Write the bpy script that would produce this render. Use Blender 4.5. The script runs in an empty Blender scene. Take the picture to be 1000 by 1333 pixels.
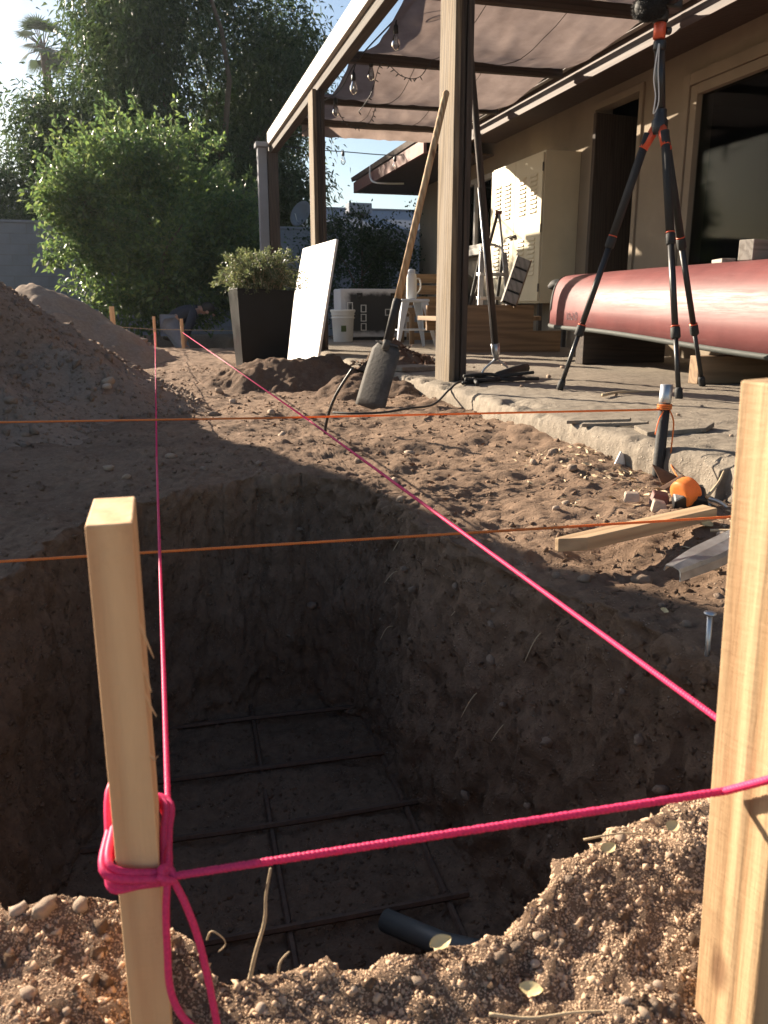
import bpy, math, random
import numpy as np
from mathutils import Vector, Matrix, Quaternion

S = bpy.context.scene
COL = S.collection
R = math.radians
rng = np.random.default_rng(7)
random.seed(7)

# ------------------------------------------------------------------ camera
cam_data = bpy.data.cameras.new('camera')
cam = bpy.data.objects.new('camera', cam_data)
COL.objects.link(cam)
cam_data.sensor_fit = 'VERTICAL'
cam_data.sensor_height = 36.0
cam_data.sensor_width = 27.0
cam_data.lens = 1060.0 / 1333.0 * 36.0
cam_data.clip_start = 0.02
cam_data.clip_end = 2000.0
cam.location = (0, 0, 0.52)
PITCH = math.atan(266.5 / 1060)
YAW = math.atan(298 / 1093)
cam.rotation_euler = (math.pi / 2 - PITCH, 0, -YAW)
cam_data.dof.use_dof = True
cam_data.dof.focus_distance = 2.2
cam_data.dof.aperture_fstop = cam_data.lens / 2.0
S.camera = cam

# ------------------------------------------------------------------ sky and sun
SUN_AZ, SUN_EL = R(35.5), R(21.0)          # to the left of +Y, above the horizon
SDIR = Vector((-math.sin(SUN_AZ) * math.cos(SUN_EL), math.cos(SUN_AZ) * math.cos(SUN_EL), math.sin(SUN_EL)))
world = bpy.data.worlds.new('World')
S.world = world
world.use_nodes = True
wn = world.node_tree
for n in list(wn.nodes): wn.nodes.remove(n)
sky = wn.nodes.new('ShaderNodeTexSky')
sky.sky_type = 'NISHITA'
sky.sun_disc = False
sky.sun_elevation = SUN_EL
sky.sun_rotation = -SUN_AZ
sky.air_density = 1.0
sky.dust_density = 0.9
sky.ozone_density = 1.0
wbg = wn.nodes.new('ShaderNodeBackground')
wbg.inputs['Strength'].default_value = 0.05
wout = wn.nodes.new('ShaderNodeOutputWorld')
wn.links.new(sky.outputs[0], wbg.inputs[0])
wn.links.new(wbg.outputs[0], wout.inputs[0])

sun_data = bpy.data.lights.new('sun', 'SUN')
sun_data.energy = 5.0
sun_data.angle = R(0.55)
sun_data.color = (1.0, 0.86, 0.68)
sun = bpy.data.objects.new('sun', sun_data)
COL.objects.link(sun)
sun.rotation_euler = SDIR.to_track_quat('Z', 'Y').to_euler()
sun.location = (-10, 14, 8)

S.view_settings.view_transform = 'Standard'
S.view_settings.look = 'None'
S.view_settings.gamma = 1.0
S.view_settings.exposure = 1.72
S.view_settings.use_curve_mapping = False
S.cycles.max_bounces = 8
S.cycles.transparent_max_bounces = 12
S.cycles.use_denoising = True

# ------------------------------------------------------------------ noise
_p = np.random.default_rng(3).permutation(256)
_P = np.concatenate([_p, _p, _p])
_g = np.random.default_rng(4).normal(size=(256, 3))
_g /= np.linalg.norm(_g, axis=1)[:, None]
def noise3(x, y, z):
    x, y, z = np.broadcast_arrays(np.asarray(x, float), np.asarray(y, float), np.asarray(z, float))
    xi = np.floor(x).astype(int); yi = np.floor(y).astype(int); zi = np.floor(z).astype(int)
    xf = x - xi; yf = y - yi; zf = z - zi
    u = xf ** 3 * (xf * (xf * 6 - 15) + 10); v = yf ** 3 * (yf * (yf * 6 - 15) + 10); w = zf ** 3 * (zf * (zf * 6 - 15) + 10)
    r = 0.0
    for dx in (0, 1):
        for dy in (0, 1):
            for dz in (0, 1):
                h = _P[_P[_P[(xi + dx) & 255] + ((yi + dy) & 255)] + ((zi + dz) & 255)]
                g = _g[h]
                d = g[..., 0] * (xf - dx) + g[..., 1] * (yf - dy) + g[..., 2] * (zf - dz)
                r = r + d * (u if dx else 1 - u) * (v if dy else 1 - v) * (w if dz else 1 - w)
    return r * 1.6
def fbm(x, y, z, oct=4, gain=0.5):
    a = 1.0; f = 1.0; r = 0.0
    for i in range(oct):
        r = r + a * noise3(x * f + i * 17.3, y * f + i * 5.1, z * f + i * 9.7); a *= gain; f *= 2.03
    return r
def sst(a, b, x):
    t = np.clip((x - a) / (b - a), 0, 1); return t * t * (3 - 2 * t)

# ------------------------------------------------------------------ mesh helpers
class MB:
    def __init__(s): s.v = []; s.f = []
    def add(s, v, f):
        o = len(s.v); s.v += [tuple(p) for p in v]; s.f += [tuple(i + o for i in q) for q in f]; return s
    def box(s, c, size, rot=None):
        hx, hy, hz = size[0] / 2, size[1] / 2, size[2] / 2
        vs = [Vector((x, y, z)) for x in (-hx, hx) for y in (-hy, hy) for z in (-hz, hz)]
        if rot is not None: vs = [rot @ p for p in vs]
        c = Vector(c)
        return s.add([p + c for p in vs], [(0, 1, 3, 2), (4, 6, 7, 5), (0, 4, 5, 1), (2, 3, 7, 6), (0, 2, 6, 4), (1, 5, 7, 3)])
    def bb(s, x0, x1, y0, y1, z0, z1): return s.box(((x0 + x1) / 2, (y0 + y1) / 2, (z0 + z1) / 2), (x1 - x0, y1 - y0, z1 - z0))
    def hexa(s, b, t):   # two rings of four corners
        return s.add(list(b) + list(t), [(3, 2, 1, 0), (4, 5, 6, 7), (0, 1, 5, 4), (1, 2, 6, 5), (2, 3, 7, 6), (3, 0, 4, 7)])
    def tube(s, pts, r, n=8, cap=True, flat=1.0):
        pts = [Vector(p) for p in pts]; m = len(pts)
        rr = r if isinstance(r, (list, tuple, np.ndarray)) else [r] * m
        vs = []; prev = None
        for i, p in enumerate(pts):
            t = (pts[min(i + 1, m - 1)] - pts[max(i - 1, 0)])
            t = t.normalized() if t.length > 1e-9 else Vector((0, 0, 1))
            if prev is None:
                a = Vector((0, 0, 1)) if abs(t.z) < 0.9 else Vector((1, 0, 0))
                u = t.cross(a).normalized()
            else:
                u = (prev - t * prev.dot(t)).normalized()
            prev = u; w = t.cross(u)
            for k in range(n):
                an = 2 * math.pi * k / n
                vs.append(p + (u * math.cos(an) + w * math.sin(an) * flat) * rr[i])
        fs = [(i * n + k, i * n + (k + 1) % n, (i + 1) * n + (k + 1) % n, (i + 1) * n + k) for i in range(m - 1) for k in range(n)]
        if cap: fs += [tuple(range(n - 1, -1, -1)), tuple((m - 1) * n + k for k in range(n))]
        return s.add(vs, fs)
    def lathe(s, prof, c=(0, 0, 0), n=16, axis=None):
        q = Vector((0, 0, 1)).rotation_difference(Vector(axis)) if axis is not None else None
        vs = []
        for (r, z) in prof:
            for k in range(n):
                a = 2 * math.pi * k / n
                p = Vector((r * math.cos(a), r * math.sin(a), z))
                if q: p = q @ p
                vs.append(p + Vector(c))
        m = len(prof)
        fs = [(i * n + k, i * n + (k + 1) % n, (i + 1) * n + (k + 1) % n, (i + 1) * n + k) for i in range(m - 1) for k in range(n)]
        fs += [tuple(range(n - 1, -1, -1)), tuple((m - 1) * n + k for k in range(n))]
        return s.add(vs, fs)
    def prism(s, poly, d):      # poly: list of 3-D points, d: extrusion vector
        n = len(poly); d = Vector(d)
        vs = [Vector(p) for p in poly] + [Vector(p) + d for p in poly]
        return s.add(vs, [tuple(range(n - 1, -1, -1)), tuple(range(n, 2 * n))] + [(k, (k + 1) % n, n + (k + 1) % n, n + k) for k in range(n)])
    def grid(s, P):             # P: 2-D list of points
        m, n = len(P), len(P[0])
        return s.add([p for row in P for p in row], [(i * n + j, i * n + j + 1, (i + 1) * n + j + 1, (i + 1) * n + j) for i in range(m - 1) for j in range(n - 1)])

def finish(me, mat, smooth):
    if mat is not None: me.materials.append(mat)
    if smooth: me.polygons.foreach_set('use_smooth', np.ones(len(me.polygons), bool))
    me.update()

def attach(o, parent):
    if parent is not None:
        o.parent = parent
        o.matrix_parent_inverse = Matrix.Identity(4)

def obj(name, mb, mat, parent=None, smooth=False, bevel=0, label=None, cat=None, group=None, kind=None, recalc=False, solid=0, sub=0):
    """mesh object with its origin at its own centre; geometry given in world space"""
    V = np.array([tuple(p) for p in mb.v], float)
    c = (V.min(0) + V.max(0)) / 2
    if parent is None: c[2] = V[:, 2].min()
    me = bpy.data.meshes.new(name)
    me.from_pydata((V - c).tolist(), [], mb.f)
    if recalc:
        import bmesh
        bm = bmesh.new(); bm.from_mesh(me); bmesh.ops.recalc_face_normals(bm, faces=bm.faces); bm.to_mesh(me); bm.free()
    finish(me, mat, smooth)
    o = bpy.data.objects.new(name, me); COL.objects.link(o)
    pc = WORIGIN.get(parent.name, Vector((0, 0, 0))) if parent is not None else Vector((0, 0, 0))
    o.location = Vector(c) - pc
    WORIGIN[o.name] = Vector(c)
    attach(o, parent)
    if bevel:
        b = o.modifiers.new('bevel', 'BEVEL'); b.width = bevel; b.segments = 2; b.limit_method = 'ANGLE'; b.angle_limit = R(40)
    if solid:
        b = o.modifiers.new('solid', 'SOLIDIFY'); b.thickness = solid; b.offset = 0
    if sub:
        b = o.modifiers.new('sub', 'SUBSURF'); b.levels = sub; b.render_levels = sub
    tag(o, label, cat, group, kind)
    return o
WORIGIN = {}
def tag(o, label=None, cat=None, group=None, kind=None):
    if label: o['label'] = label
    if cat: o['category'] = cat
    if group: o['group'] = group
    if kind: o['kind'] = kind
    return o
def thing(name, loc, label, cat, group=None):
    o = bpy.data.objects.new(name, None); COL.objects.link(o)
    o.empty_display_size = 0.1
    o.location = loc; WORIGIN[o.name] = Vector(loc)
    return tag(o, label, cat, group)
def np_obj(name, V, F, mat, parent=None, smooth=True, label=None, cat=None, group=None, kind=None, origin=None):
    V = np.asarray(V, float); F = np.asarray(F, np.int32)
    c = np.array(origin if origin is not None else ((V.min(0) + V.max(0)) / 2 if len(V) else (0, 0, 0)), float)
    me = bpy.data.meshes.new(name)
    nv, nf, k = len(V), len(F), F.shape[1]
    me.vertices.add(nv); me.vertices.foreach_set('co', (V - c).astype(np.float32).ravel())
    me.loops.add(nf * k); me.loops.foreach_set('vertex_index', F.ravel())
    me.polygons.add(nf); me.polygons.foreach_set('loop_start', np.arange(0, nf * k, k, dtype=np.int32))
    me.update(calc_edges=True)
    finish(me, mat, smooth)
    o = bpy.data.objects.new(name, me); COL.objects.link(o)
    pc = WORIGIN.get(parent.name, Vector((0, 0, 0))) if parent is not None else Vector((0, 0, 0))
    o.location = Vector(c) - pc; WORIGIN[o.name] = Vector(c)
    attach(o, parent)
    return tag(o, label, cat, group, kind)
def bar(name, p0, p1, w, d, mat, parent=None, roll=0.0, bevel=0.003, wob=0.0, taper=None, n=2, **kw):
    """straight timber from p0 to p1, long axis on local z so that the grain follows it"""
    p0, p1 = Vector(p0), Vector(p1); L = (p1 - p0).length
    mb = MB(); P = []
    for i in range(n + 1):
        t = i / n; tw = 1.0 if taper is None else 1 + (taper - 1) * t
        ox, oy = (random.uniform(-wob, wob), random.uniform(-wob, wob)) if 0 < i < n else (0, 0)
        P.append([(sx * w / 2 * tw + ox, sy * d / 2 * tw + oy, -L / 2 + L * t) for sx, sy in ((-1, -1), (1, -1), (1, 1), (-1, 1))])
    vs = [q for r in P for q in r]; fs = [(3, 2, 1, 0), tuple(n * 4 + k for k in range(4))]
    fs += [(i * 4 + k, i * 4 + (k + 1) % 4, i * 4 + 4 + (k + 1) % 4, i * 4 + 4 + k) for i in range(n) for k in range(4)]
    mb.add(vs, fs)
    me = bpy.data.meshes.new(name); me.from_pydata(mb.v, [], mb.f); finish(me, mat, False)
    o = bpy.data.objects.new(name, me); COL.objects.link(o)
    z = (p1 - p0).normalized()
    x = Vector((1, 0, 0)) - z * z.x
    if x.length < 0.2: x = Vector((0, 1, 0)) - z * z.y
    x.normalize(); y = z.cross(x)
    M = Matrix((x, y, z)).transposed().to_4x4() @ Matrix.Rotation(roll, 4, 'Z')
    c = (p0 + p1) / 2
    pc = WORIGIN.get(parent.name, Vector((0, 0, 0))) if parent is not None else Vector((0, 0, 0))
    o.rotation_euler = M.to_euler(); o.location = c - pc
    WORIGIN[o.name] = c
    attach(o, parent)
    if bevel:
        b = o.modifiers.new('bevel', 'BEVEL'); b.width = bevel; b.segments = 2; b.limit_method = 'ANGLE'
    return tag(o, kw.get('label'), kw.get('cat'), kw.get('group'), kw.get('kind'))
def smooth_path(pts, per=6):
    pts = [Vector(p) for p in pts]; out = []
    for i in range(len(pts) - 1):
        p0 = pts[max(i - 1, 0)]; p1 = pts[i]; p2 = pts[i + 1]; p3 = pts[min(i + 2, len(pts) - 1)]
        for k in range(per):
            t = k / per
            out.append(0.5 * ((2 * p1) + (p2 - p0) * t + (2 * p0 - 5 * p1 + 4 * p2 - p3) * t * t + (3 * p1 - p0 - 3 * p2 + p3) * t ** 3))
    out.append(pts[-1]); return out

# ------------------------------------------------------------------ materials
def _mat(name):
    m = bpy.data.materials.new(name); m.use_nodes = True
    nt = m.node_tree; b = nt.nodes['Principled BSDF']; return m, nt, b
def _n(nt, t, **kw):
    n = nt.nodes.new(t)
    for k, v in kw.items(): setattr(n, k, v)
    return n
def _noise(nt, vec, scale, detail=6, rough=0.6):
    n = _n(nt, 'ShaderNodeTexNoise'); n.inputs['Scale'].default_value = scale; n.inputs['Detail'].default_value = detail; n.inputs['Roughness'].default_value = rough
    if vec is not None: nt.links.new(vec, n.inputs['Vector'])
    return n
def _ramp(nt, fac, stops):
    r = _n(nt, 'ShaderNodeValToRGB'); e = r.color_ramp.elements
    while len(e) < len(stops): e.new(0.5)
    for i, (p, c) in enumerate(stops): e[i].position = p; e[i].color = (*c, 1) if len(c) == 3 else c
    nt.links.new(fac, r.inputs[0]); return r
def _coord(nt, kind='Object', scale=None):
    t = _n(nt, 'ShaderNodeTexCoord'); v = t.outputs[kind]
    if scale is not None:
        mp = _n(nt, 'ShaderNodeMapping'); mp.inputs['Scale'].default_value = scale; nt.links.new(v, mp.inputs['Vector']); v = mp.outputs[0]
    return v
def _bump(nt, h, b, strength=0.5, dist=0.01):
    bp = _n(nt, 'ShaderNodeBump'); bp.inputs['Strength'].default_value = strength; bp.inputs['Distance'].default_value = dist
    nt.links.new(h, bp.inputs['Height']); nt.links.new(bp.outputs[0], b.inputs['Normal']); return bp
def mix(a, b, t): return tuple(x + (y - x) * t for x, y in zip(a, b))
def m_plain(name, col, rough=0.6, var=0.25, scale=6.0, bump=0.15, bscale=60.0, metal=0.0, spec=0.5, dist=0.004, coord='Object', coat=0):
    m, nt, b = _mat(name); v = _coord(nt, coord)
    n = _noise(nt, v, scale, 8, 0.65)
    r = _ramp(nt, n.outputs[0], [(0.25, tuple(c * (1 - var) for c in col)), (0.75, tuple(min(1, c * (1 + var)) for c in col))])
    nt.links.new(r.outputs[0], b.inputs['Base Color'])
    b.inputs['Roughness'].default_value = rough; b.inputs['Metallic'].default_value = metal; b.inputs['Specular IOR Level'].default_value = spec
    b.inputs['Coat Weight'].default_value = coat
    rr = _ramp(nt, n.outputs[0], [(0.2, (max(0, rough - 0.12),) * 3), (0.8, (min(1, rough + 0.12),) * 3)])
    nt.links.new(rr.outputs[0], b.inputs['Roughness'])
    if bump:
        n2 = _noise(nt, v, bscale, 6, 0.6); _bump(nt, n2.outputs[0], b, bump, dist)
    return m
def m_wood(name, dark, light, rough=0.7, grain=28.0, ring=1.0, weather=0.0, wcol=(0.3, 0.28, 0.25), bump=0.25, wave=0.4, saw=False):
    m, nt, b = _mat(name); v = _coord(nt, 'Object', (1, 1, 0.06))
    n0 = _noise(nt, v, 5.0, 3, 0.5)
    mx = _n(nt, 'ShaderNodeMix', data_type='VECTOR'); mx.inputs[0].default_value = 0.12
    nt.links.new(v, mx.inputs[4]); nt.links.new(n0.outputs['Color'], mx.inputs[5])
    w = _n(nt, 'ShaderNodeTexWave', wave_type='BANDS', bands_direction='DIAGONAL'); w.inputs['Scale'].default_value = grain * 1.2; w.inputs['Distortion'].default_value = 3.0 * ring
    w.inputs['Detail'].default_value = 3; w.inputs['Detail Scale'].default_value = 1.5
    nt.links.new(mx.outputs[1], w.inputs['Vector'])
    n1 = _noise(nt, v, grain * 6, 5, 0.7)
    a = _n(nt, 'ShaderNodeMath', operation='MULTIPLY_ADD'); a.inputs[1].default_value = wave; nt.links.new(w.outputs['Fac'], a.inputs[0])
    a2 = _n(nt, 'ShaderNodeMath', operation='MULTIPLY'); a2.inputs[1].default_value = 0.6; nt.links.new(n1.outputs[0], a2.inputs[0]); nt.links.new(a2.outputs[0], a.inputs[2])
    r = _ramp(nt, a.outputs[0], [(0.15, dark), (0.5, mix(dark, light, 0.6)), (0.85, light)])
    out = r.outputs[0]
    if weather:
        v2 = _coord(nt, 'Object', (1, 1, 0.25)); n3 = _noise(nt, v2, 7.0, 6, 0.7)
        f = _ramp(nt, n3.outputs[0], [(0.4, (0, 0, 0)), (0.65, (weather,) * 3)])
        mm = _n(nt, 'ShaderNodeMix', data_type='RGBA'); nt.links.new(f.outputs[0], mm.inputs[0]); nt.links.new(out, mm.inputs[6]); mm.inputs[7].default_value = (*wcol, 1)
        out = mm.outputs[2]
    nt.links.new(out, b.inputs['Base Color']); b.inputs['Roughness'].default_value = rough
    hgt = a.outputs[0]
    if saw:          # cross-grain saw marks, knots and grime
        vz = _coord(nt, 'Object', (0.25, 0.25, 1)); ns = _noise(nt, vz, 230, 2, .5)
        ad2 = _n(nt, 'ShaderNodeMath', operation='MULTIPLY_ADD'); ad2.inputs[1].default_value = .3; nt.links.new(ns.outputs[0], ad2.inputs[0]); nt.links.new(hgt, ad2.inputs[2]); hgt = ad2.outputs[0]
        vk = _coord(nt, 'Object', (1, 1, .45)); vo = _n(nt, 'ShaderNodeTexVoronoi'); vo.inputs['Scale'].default_value = 9.0; nt.links.new(vk, vo.inputs['Vector'])
        kf = _ramp(nt, vo.outputs['Distance'], [(.06, (.8, .8, .8)), (.11, (0, 0, 0))])
        vg = _coord(nt, 'Object'); ng = _noise(nt, vg, 16, 8, .75); gf = _ramp(nt, ng.outputs[0], [(.58, (0, 0, 0)), (.72, (.45, .45, .45))])
        k1 = _n(nt, 'ShaderNodeMix', data_type='RGBA'); nt.links.new(kf.outputs[0], k1.inputs[0]); nt.links.new(out, k1.inputs[6]); k1.inputs[7].default_value = (dark[0] * .5, dark[1] * .42, dark[2] * .4, 1)
        k2 = _n(nt, 'ShaderNodeMix', data_type='RGBA'); nt.links.new(gf.outputs[0], k2.inputs[0]); nt.links.new(k1.outputs[2], k2.inputs[6]); k2.inputs[7].default_value = (dark[0] * .8, dark[1] * .75, dark[2] * .75, 1)
        nt.links.new(k2.outputs[2], b.inputs['Base Color'])
    _bump(nt, hgt, b, bump, 0.004)
    return m
def m_dirt(name, a, c, pebble=(0.42, 0.33, 0.26), bump=0.9, scale=1.0):
    m, nt, b = _mat(name); g = _n(nt, 'ShaderNodeNewGeometry').outputs['Position']
    n1 = _noise(nt, g, 1.3 * scale, 6, 0.6); n2 = _noise(nt, g, 38 * scale, 8, 0.7)
    ad = _n(nt, 'ShaderNodeMath', operation='MULTIPLY_ADD'); ad.inputs[1].default_value = 0.5
    nt.links.new(n1.outputs[0], ad.inputs[0])
    ml = _n(nt, 'ShaderNodeMath', operation='MULTIPLY'); ml.inputs[1].default_value = 0.5; nt.links.new(n2.outputs[0], ml.inputs[0]); nt.links.new(ml.outputs[0], ad.inputs[2])
    r = _ramp(nt, ad.outputs[0], [(0.3, a), (0.52, mix(a, c, 0.55)), (0.7, c)])
    vo = _n(nt, 'ShaderNodeTexVoronoi'); vo.inputs['Scale'].default_value = 110 * scale; nt.links.new(g, vo.inputs['Vector'])
    pm = _ramp(nt, vo.outputs['Distance'], [(0.12, (1, 1, 1)), (0.3, (0, 0, 0))])
    sel = _noise(nt, g, 20 * scale, 3, 0.5); ps = _ramp(nt, sel.outputs[0], [(0.52, (0, 0, 0)), (0.6, (0.6, 0.6, 0.6))])
    pf = _n(nt, 'ShaderNodeMath', operation='MULTIPLY'); nt.links.new(pm.outputs[0], pf.inputs[0]); nt.links.new(ps.outputs[0], pf.inputs[1])
    mm = _n(nt, 'ShaderNodeMix', data_type='RGBA'); nt.links.new(pf.outputs[0], mm.inputs[0]); nt.links.new(r.outputs[0], mm.inputs[6]); mm.inputs[7].default_value = (*pebble, 1)
    nt.links.new(mm.outputs[2], b.inputs['Base Color']); b.inputs['Roughness'].default_value = 0.95; b.inputs['Specular IOR Level'].default_value = 0.15
    n3 = _noise(nt, g, 90 * scale, 8, 0.75)
    h = _n(nt, 'ShaderNodeMath', operation='ADD'); nt.links.new(n3.outputs[0], h.inputs[0]); nt.links.new(pf.outputs[0], h.inputs[1])
    _bump(nt, h.outputs[0], b, bump, 0.009)
    return m
def m_leaf(name, cols, trans=0.45, rough=0.45):
    m, nt, b = _mat(name)
    g = _n(nt, 'ShaderNodeNewGeometry')
    r = _ramp(nt, g.outputs['Random Per Island'], [(i / max(1, len(cols) - 1), c) for i, c in enumerate(cols)])
    nt.links.new(r.outputs[0], b.inputs['Base Color']); b.inputs['Roughness'].default_value = rough
    b.inputs['Specular IOR Level'].default_value = 0.5
    tr = _n(nt, 'ShaderNodeBsdfTranslucent')
    hs = _n(nt, 'ShaderNodeHueSaturation'); hs.inputs['Value'].default_value = 1.7; hs.inputs['Saturation'].default_value = 1.15; hs.inputs['Hue'].default_value = 0.485
    nt.links.new(r.outputs[0], hs.inputs['Color']); nt.links.new(hs.outputs[0], tr.inputs['Color'])
    mx = _n(nt, 'ShaderNodeMixShader'); mx.inputs[0].default_value = trans
    out = nt.nodes['Material Output']
    nt.links.new(b.outputs[0], mx.inputs[1]); nt.links.new(tr.outputs[0], mx.inputs[2]); nt.links.new(mx.outputs[0], out.inputs['Surface'])
    return m
def m_fabric(name, a, c, trans=0.35):
    m, nt, b = _mat(name); v = _coord(nt)
    n = _noise(nt, v, 2.5, 8, 0.7)
    r = _ramp(nt, n.outputs[0], [(0.3, a), (0.7, c)])
    w = _noise(nt, v, 700, 2, 0.5)
    nt.links.new(r.outputs[0], b.inputs['Base Color']); b.inputs['Roughness'].default_value = 0.9
    _bump(nt, w.outputs[0], b, 0.3, 0.001)
    tr = _n(nt, 'ShaderNodeBsdfTranslucent'); nt.links.new(r.outputs[0], tr.inputs['Color'])
    mx = _n(nt, 'ShaderNodeMixShader'); mx.inputs[0].default_value = trans
    nt.links.new(b.outputs[0], mx.inputs[1]); nt.links.new(tr.outputs[0], mx.inputs[2]); nt.links.new(mx.outputs[0], nt.nodes['Material Output'].inputs['Surface'])
    return m
def m_glass(name, tint=(0.9, 0.95, 0.95), refl=0.12, rough=0.02):
    m, nt, b = _mat(name)
    t = _n(nt, 'ShaderNodeBsdfTransparent'); t.inputs[0].default_value = (*tint, 1)
    gl = _n(nt, 'ShaderNodeBsdfGlossy'); gl.inputs['Roughness'].default_value = rough
    fr = _n(nt, 'ShaderNodeFresnel'); fr.inputs[0].default_value = 1.5 if refl > .1 else 1.12
    mx = _n(nt, 'ShaderNodeMixShader')
    nt.links.new(fr.outputs[0], mx.inputs[0]); nt.links.new(t.outputs[0], mx.inputs[1]); nt.links.new(gl.outputs[0], mx.inputs[2])
    nt.links.new(mx.outputs[0], nt.nodes['Material Output'].inputs['Surface'])
    return m
def m_string(name, col):
    m, nt, b = _mat(name); g = _n(nt, 'ShaderNodeNewGeometry').outputs['Position']
    n = _noise(nt, g, 500, 3, 0.6)
    r = _ramp(nt, n.outputs[0], [(0.3, tuple(c * 0.75 for c in col)), (0.7, col)])
    nt.links.new(r.outputs[0], b.inputs['Base Color']); b.inputs['Roughness'].default_value = 0.45
    b.inputs['Specular IOR Level'].default_value = 0.3
    tr = _n(nt, 'ShaderNodeBsdfTranslucent'); nt.links.new(r.outputs[0], tr.inputs['Color'])
    mx = _n(nt, 'ShaderNodeMixShader'); mx.inputs[0].default_value = 0.45
    nt.links.new(b.outputs[0], mx.inputs[1]); nt.links.new(tr.outputs[0], mx.inputs[2]); nt.links.new(mx.outputs[0], nt.nodes['Material Output'].inputs['Surface'])
    return m

M = {}
M['dirt'] = m_dirt('dirt', (0.11, 0.07, 0.048), (0.33, 0.223, 0.152), pebble=(0.46, 0.36, 0.28), bump=1.0)
M['spoil'] = m_dirt('spoil_dirt', (0.18, 0.13, 0.096), (0.39, 0.292, 0.22), scale=0.8, bump=1.0)
M['damp'] = m_dirt('loose_damp_dirt', (0.07, 0.045, 0.032), (0.21, 0.135, 0.09))
M['stone'] = m_plain('stone', (0.38, 0.285, 0.21), 0.9, 0.35, 30, 0.5, 120, spec=0.2)
M['crumb'] = m_dirt('dry_soil_crumbs', (0.42, 0.285, 0.19), (0.65, 0.465, 0.32), bump=0.3)
M['stone_pale'] = m_plain('pale_stone', (0.45, 0.35, 0.27), 0.9, 0.3, 30, 0.5, 120, spec=0.2)
M['concrete'] = m_dirt('worn_concrete', (0.14, 0.115, 0.09), (0.36, 0.31, 0.25), pebble=(0.45, 0.4, 0.34), bump=0.9, scale=0.7)
M['lumber'] = m_wood('fresh_lumber', (0.25, 0.135, 0.058), (0.46, 0.315, 0.175), 0.8, 20, 1.0, 0.35, (0.40, 0.25, 0.13), bump=0.5, wave=0.6, saw=True)
M['lumber2'] = m_wood('smooth_lumber', (0.62, 0.34, 0.165), (0.80, 0.51, 0.265), 0.8, 14, 0.8, 0.35, (0.46, 0.28, 0.15), bump=0.4, wave=0.5, saw=True)
M['oldwood'] = m_wood('weathered_post_wood', (0.05, 0.034, 0.02), (0.20, 0.145, 0.085), 0.9, 16, 1.3, 0.55, (0.20, 0.17, 0.14), 0.6)
M['darkwood'] = m_wood('dark_wood', (0.022, 0.016, 0.012), (0.075, 0.052, 0.038), 0.85, 16, 1.2, 0.3, (0.085, 0.075, 0.065), 0.5)
M['plank'] = m_wood('brown_plank_wood', (0.14, 0.085, 0.045), (0.30, 0.19, 0.105), 0.8, 12, 1.2, 0.2, (0.2, 0.15, 0.1), 0.3)
M['greywood'] = m_wood('grey_weathered_wood', (0.16, 0.14, 0.12), (0.36, 0.33, 0.29), 0.85, 14, 1.2, 0.3, (0.4, 0.37, 0.34), 0.4)
M['whitewood'] = m_plain('worn_white_paint', (0.40, 0.375, 0.345), 0.7, 0.22, 9, 0.3, 60)
M['stucco'] = m_plain('beige_stucco', (0.275, 0.228, 0.172), 0.95, 0.2, 1.6, 0.6, 140, spec=0.15, dist=0.006)
M['fascia'] = m_wood('dark_fascia_wood', (0.04, 0.026, 0.02), (0.10, 0.065, 0.05), 0.7, 10, 1.0, 0.3, (0.12, 0.09, 0.08), 0.3)
M['redfascia'] = m_plain('red_brown_fascia', (0.17, 0.07, 0.055), 0.65, 0.3, 7, 0.2, 60)
M['cream'] = m_plain('cream_enamel', (0.60, 0.53, 0.38), 0.45, 0.10, 3, 0.06, 90)
M['black'] = m_plain('black_plastic', (0.018, 0.018, 0.019), 0.42, 0.3, 20, 0.1, 200)
M['blackmat'] = m_plain('black_rubber', (0.022, 0.021, 0.02), 0.75, 0.4, 25, 0.3, 150)
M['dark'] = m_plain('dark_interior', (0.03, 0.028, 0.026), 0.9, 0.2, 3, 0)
M['orange_red'] = m_plain('orange_anodised', (0.62, 0.10, 0.045), 0.35, 0.1, 10, 0, metal=0.3)
M['steel'] = m_plain('galvanised_steel', (0.48, 0.49, 0.50), 0.38, 0.25, 25, 0.15, 120, metal=0.85)
M['dulliron'] = m_plain('dull_iron', (0.07, 0.062, 0.055), 0.8, 0.6, 16, 0.5, 60, metal=0.0, spec=0.3)
M['alu'] = m_plain('aluminium', (0.55, 0.55, 0.55), 0.4, 0.15, 18, 0.08, 120, metal=0.9)
M['maroon'] = None
M['white'] = m_plain('white_board_paint', (0.78, 0.77, 0.75), 0.5, 0.07, 5, 0.06, 90)
M['bluewhite'] = m_plain('pale_blue_paint', (0.50, 0.55, 0.62), 0.5, 0.15, 9, 0.1, 60)
M['planter'] = m_plain('black_glazed_planter', (0.009, 0.009, 0.010), 0.35, 0.3, 8, 0.05, 60, spec=0.2)
M['bucket'] = m_plain('white_bucket_plastic', (0.66, 0.65, 0.62), 0.45, 0.1, 6, 0.05, 50)
M['pink'] = m_string('pink_cord', (1.0, 0.095, 0.28))
M['orangecord'] = m_string('orange_cord', (1.0, 0.36, 0.10))
M['fabric'] = m_fabric('brown_shade_fabric', (0.155, 0.115, 0.10), (0.27, 0.21, 0.185), 0.6)
M['bark'] = m_plain('bark', (0.10, 0.075, 0.055), 0.95, 0.4, 14, 0.8, 40, dist=0.02)
M['leaf_big'] = m_leaf('grey_green_leaf', [(0.018, 0.035, 0.016), (0.035, 0.06, 0.024), (0.05, 0.08, 0.03), (0.07, 0.095, 0.045)], 0.38)
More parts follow.
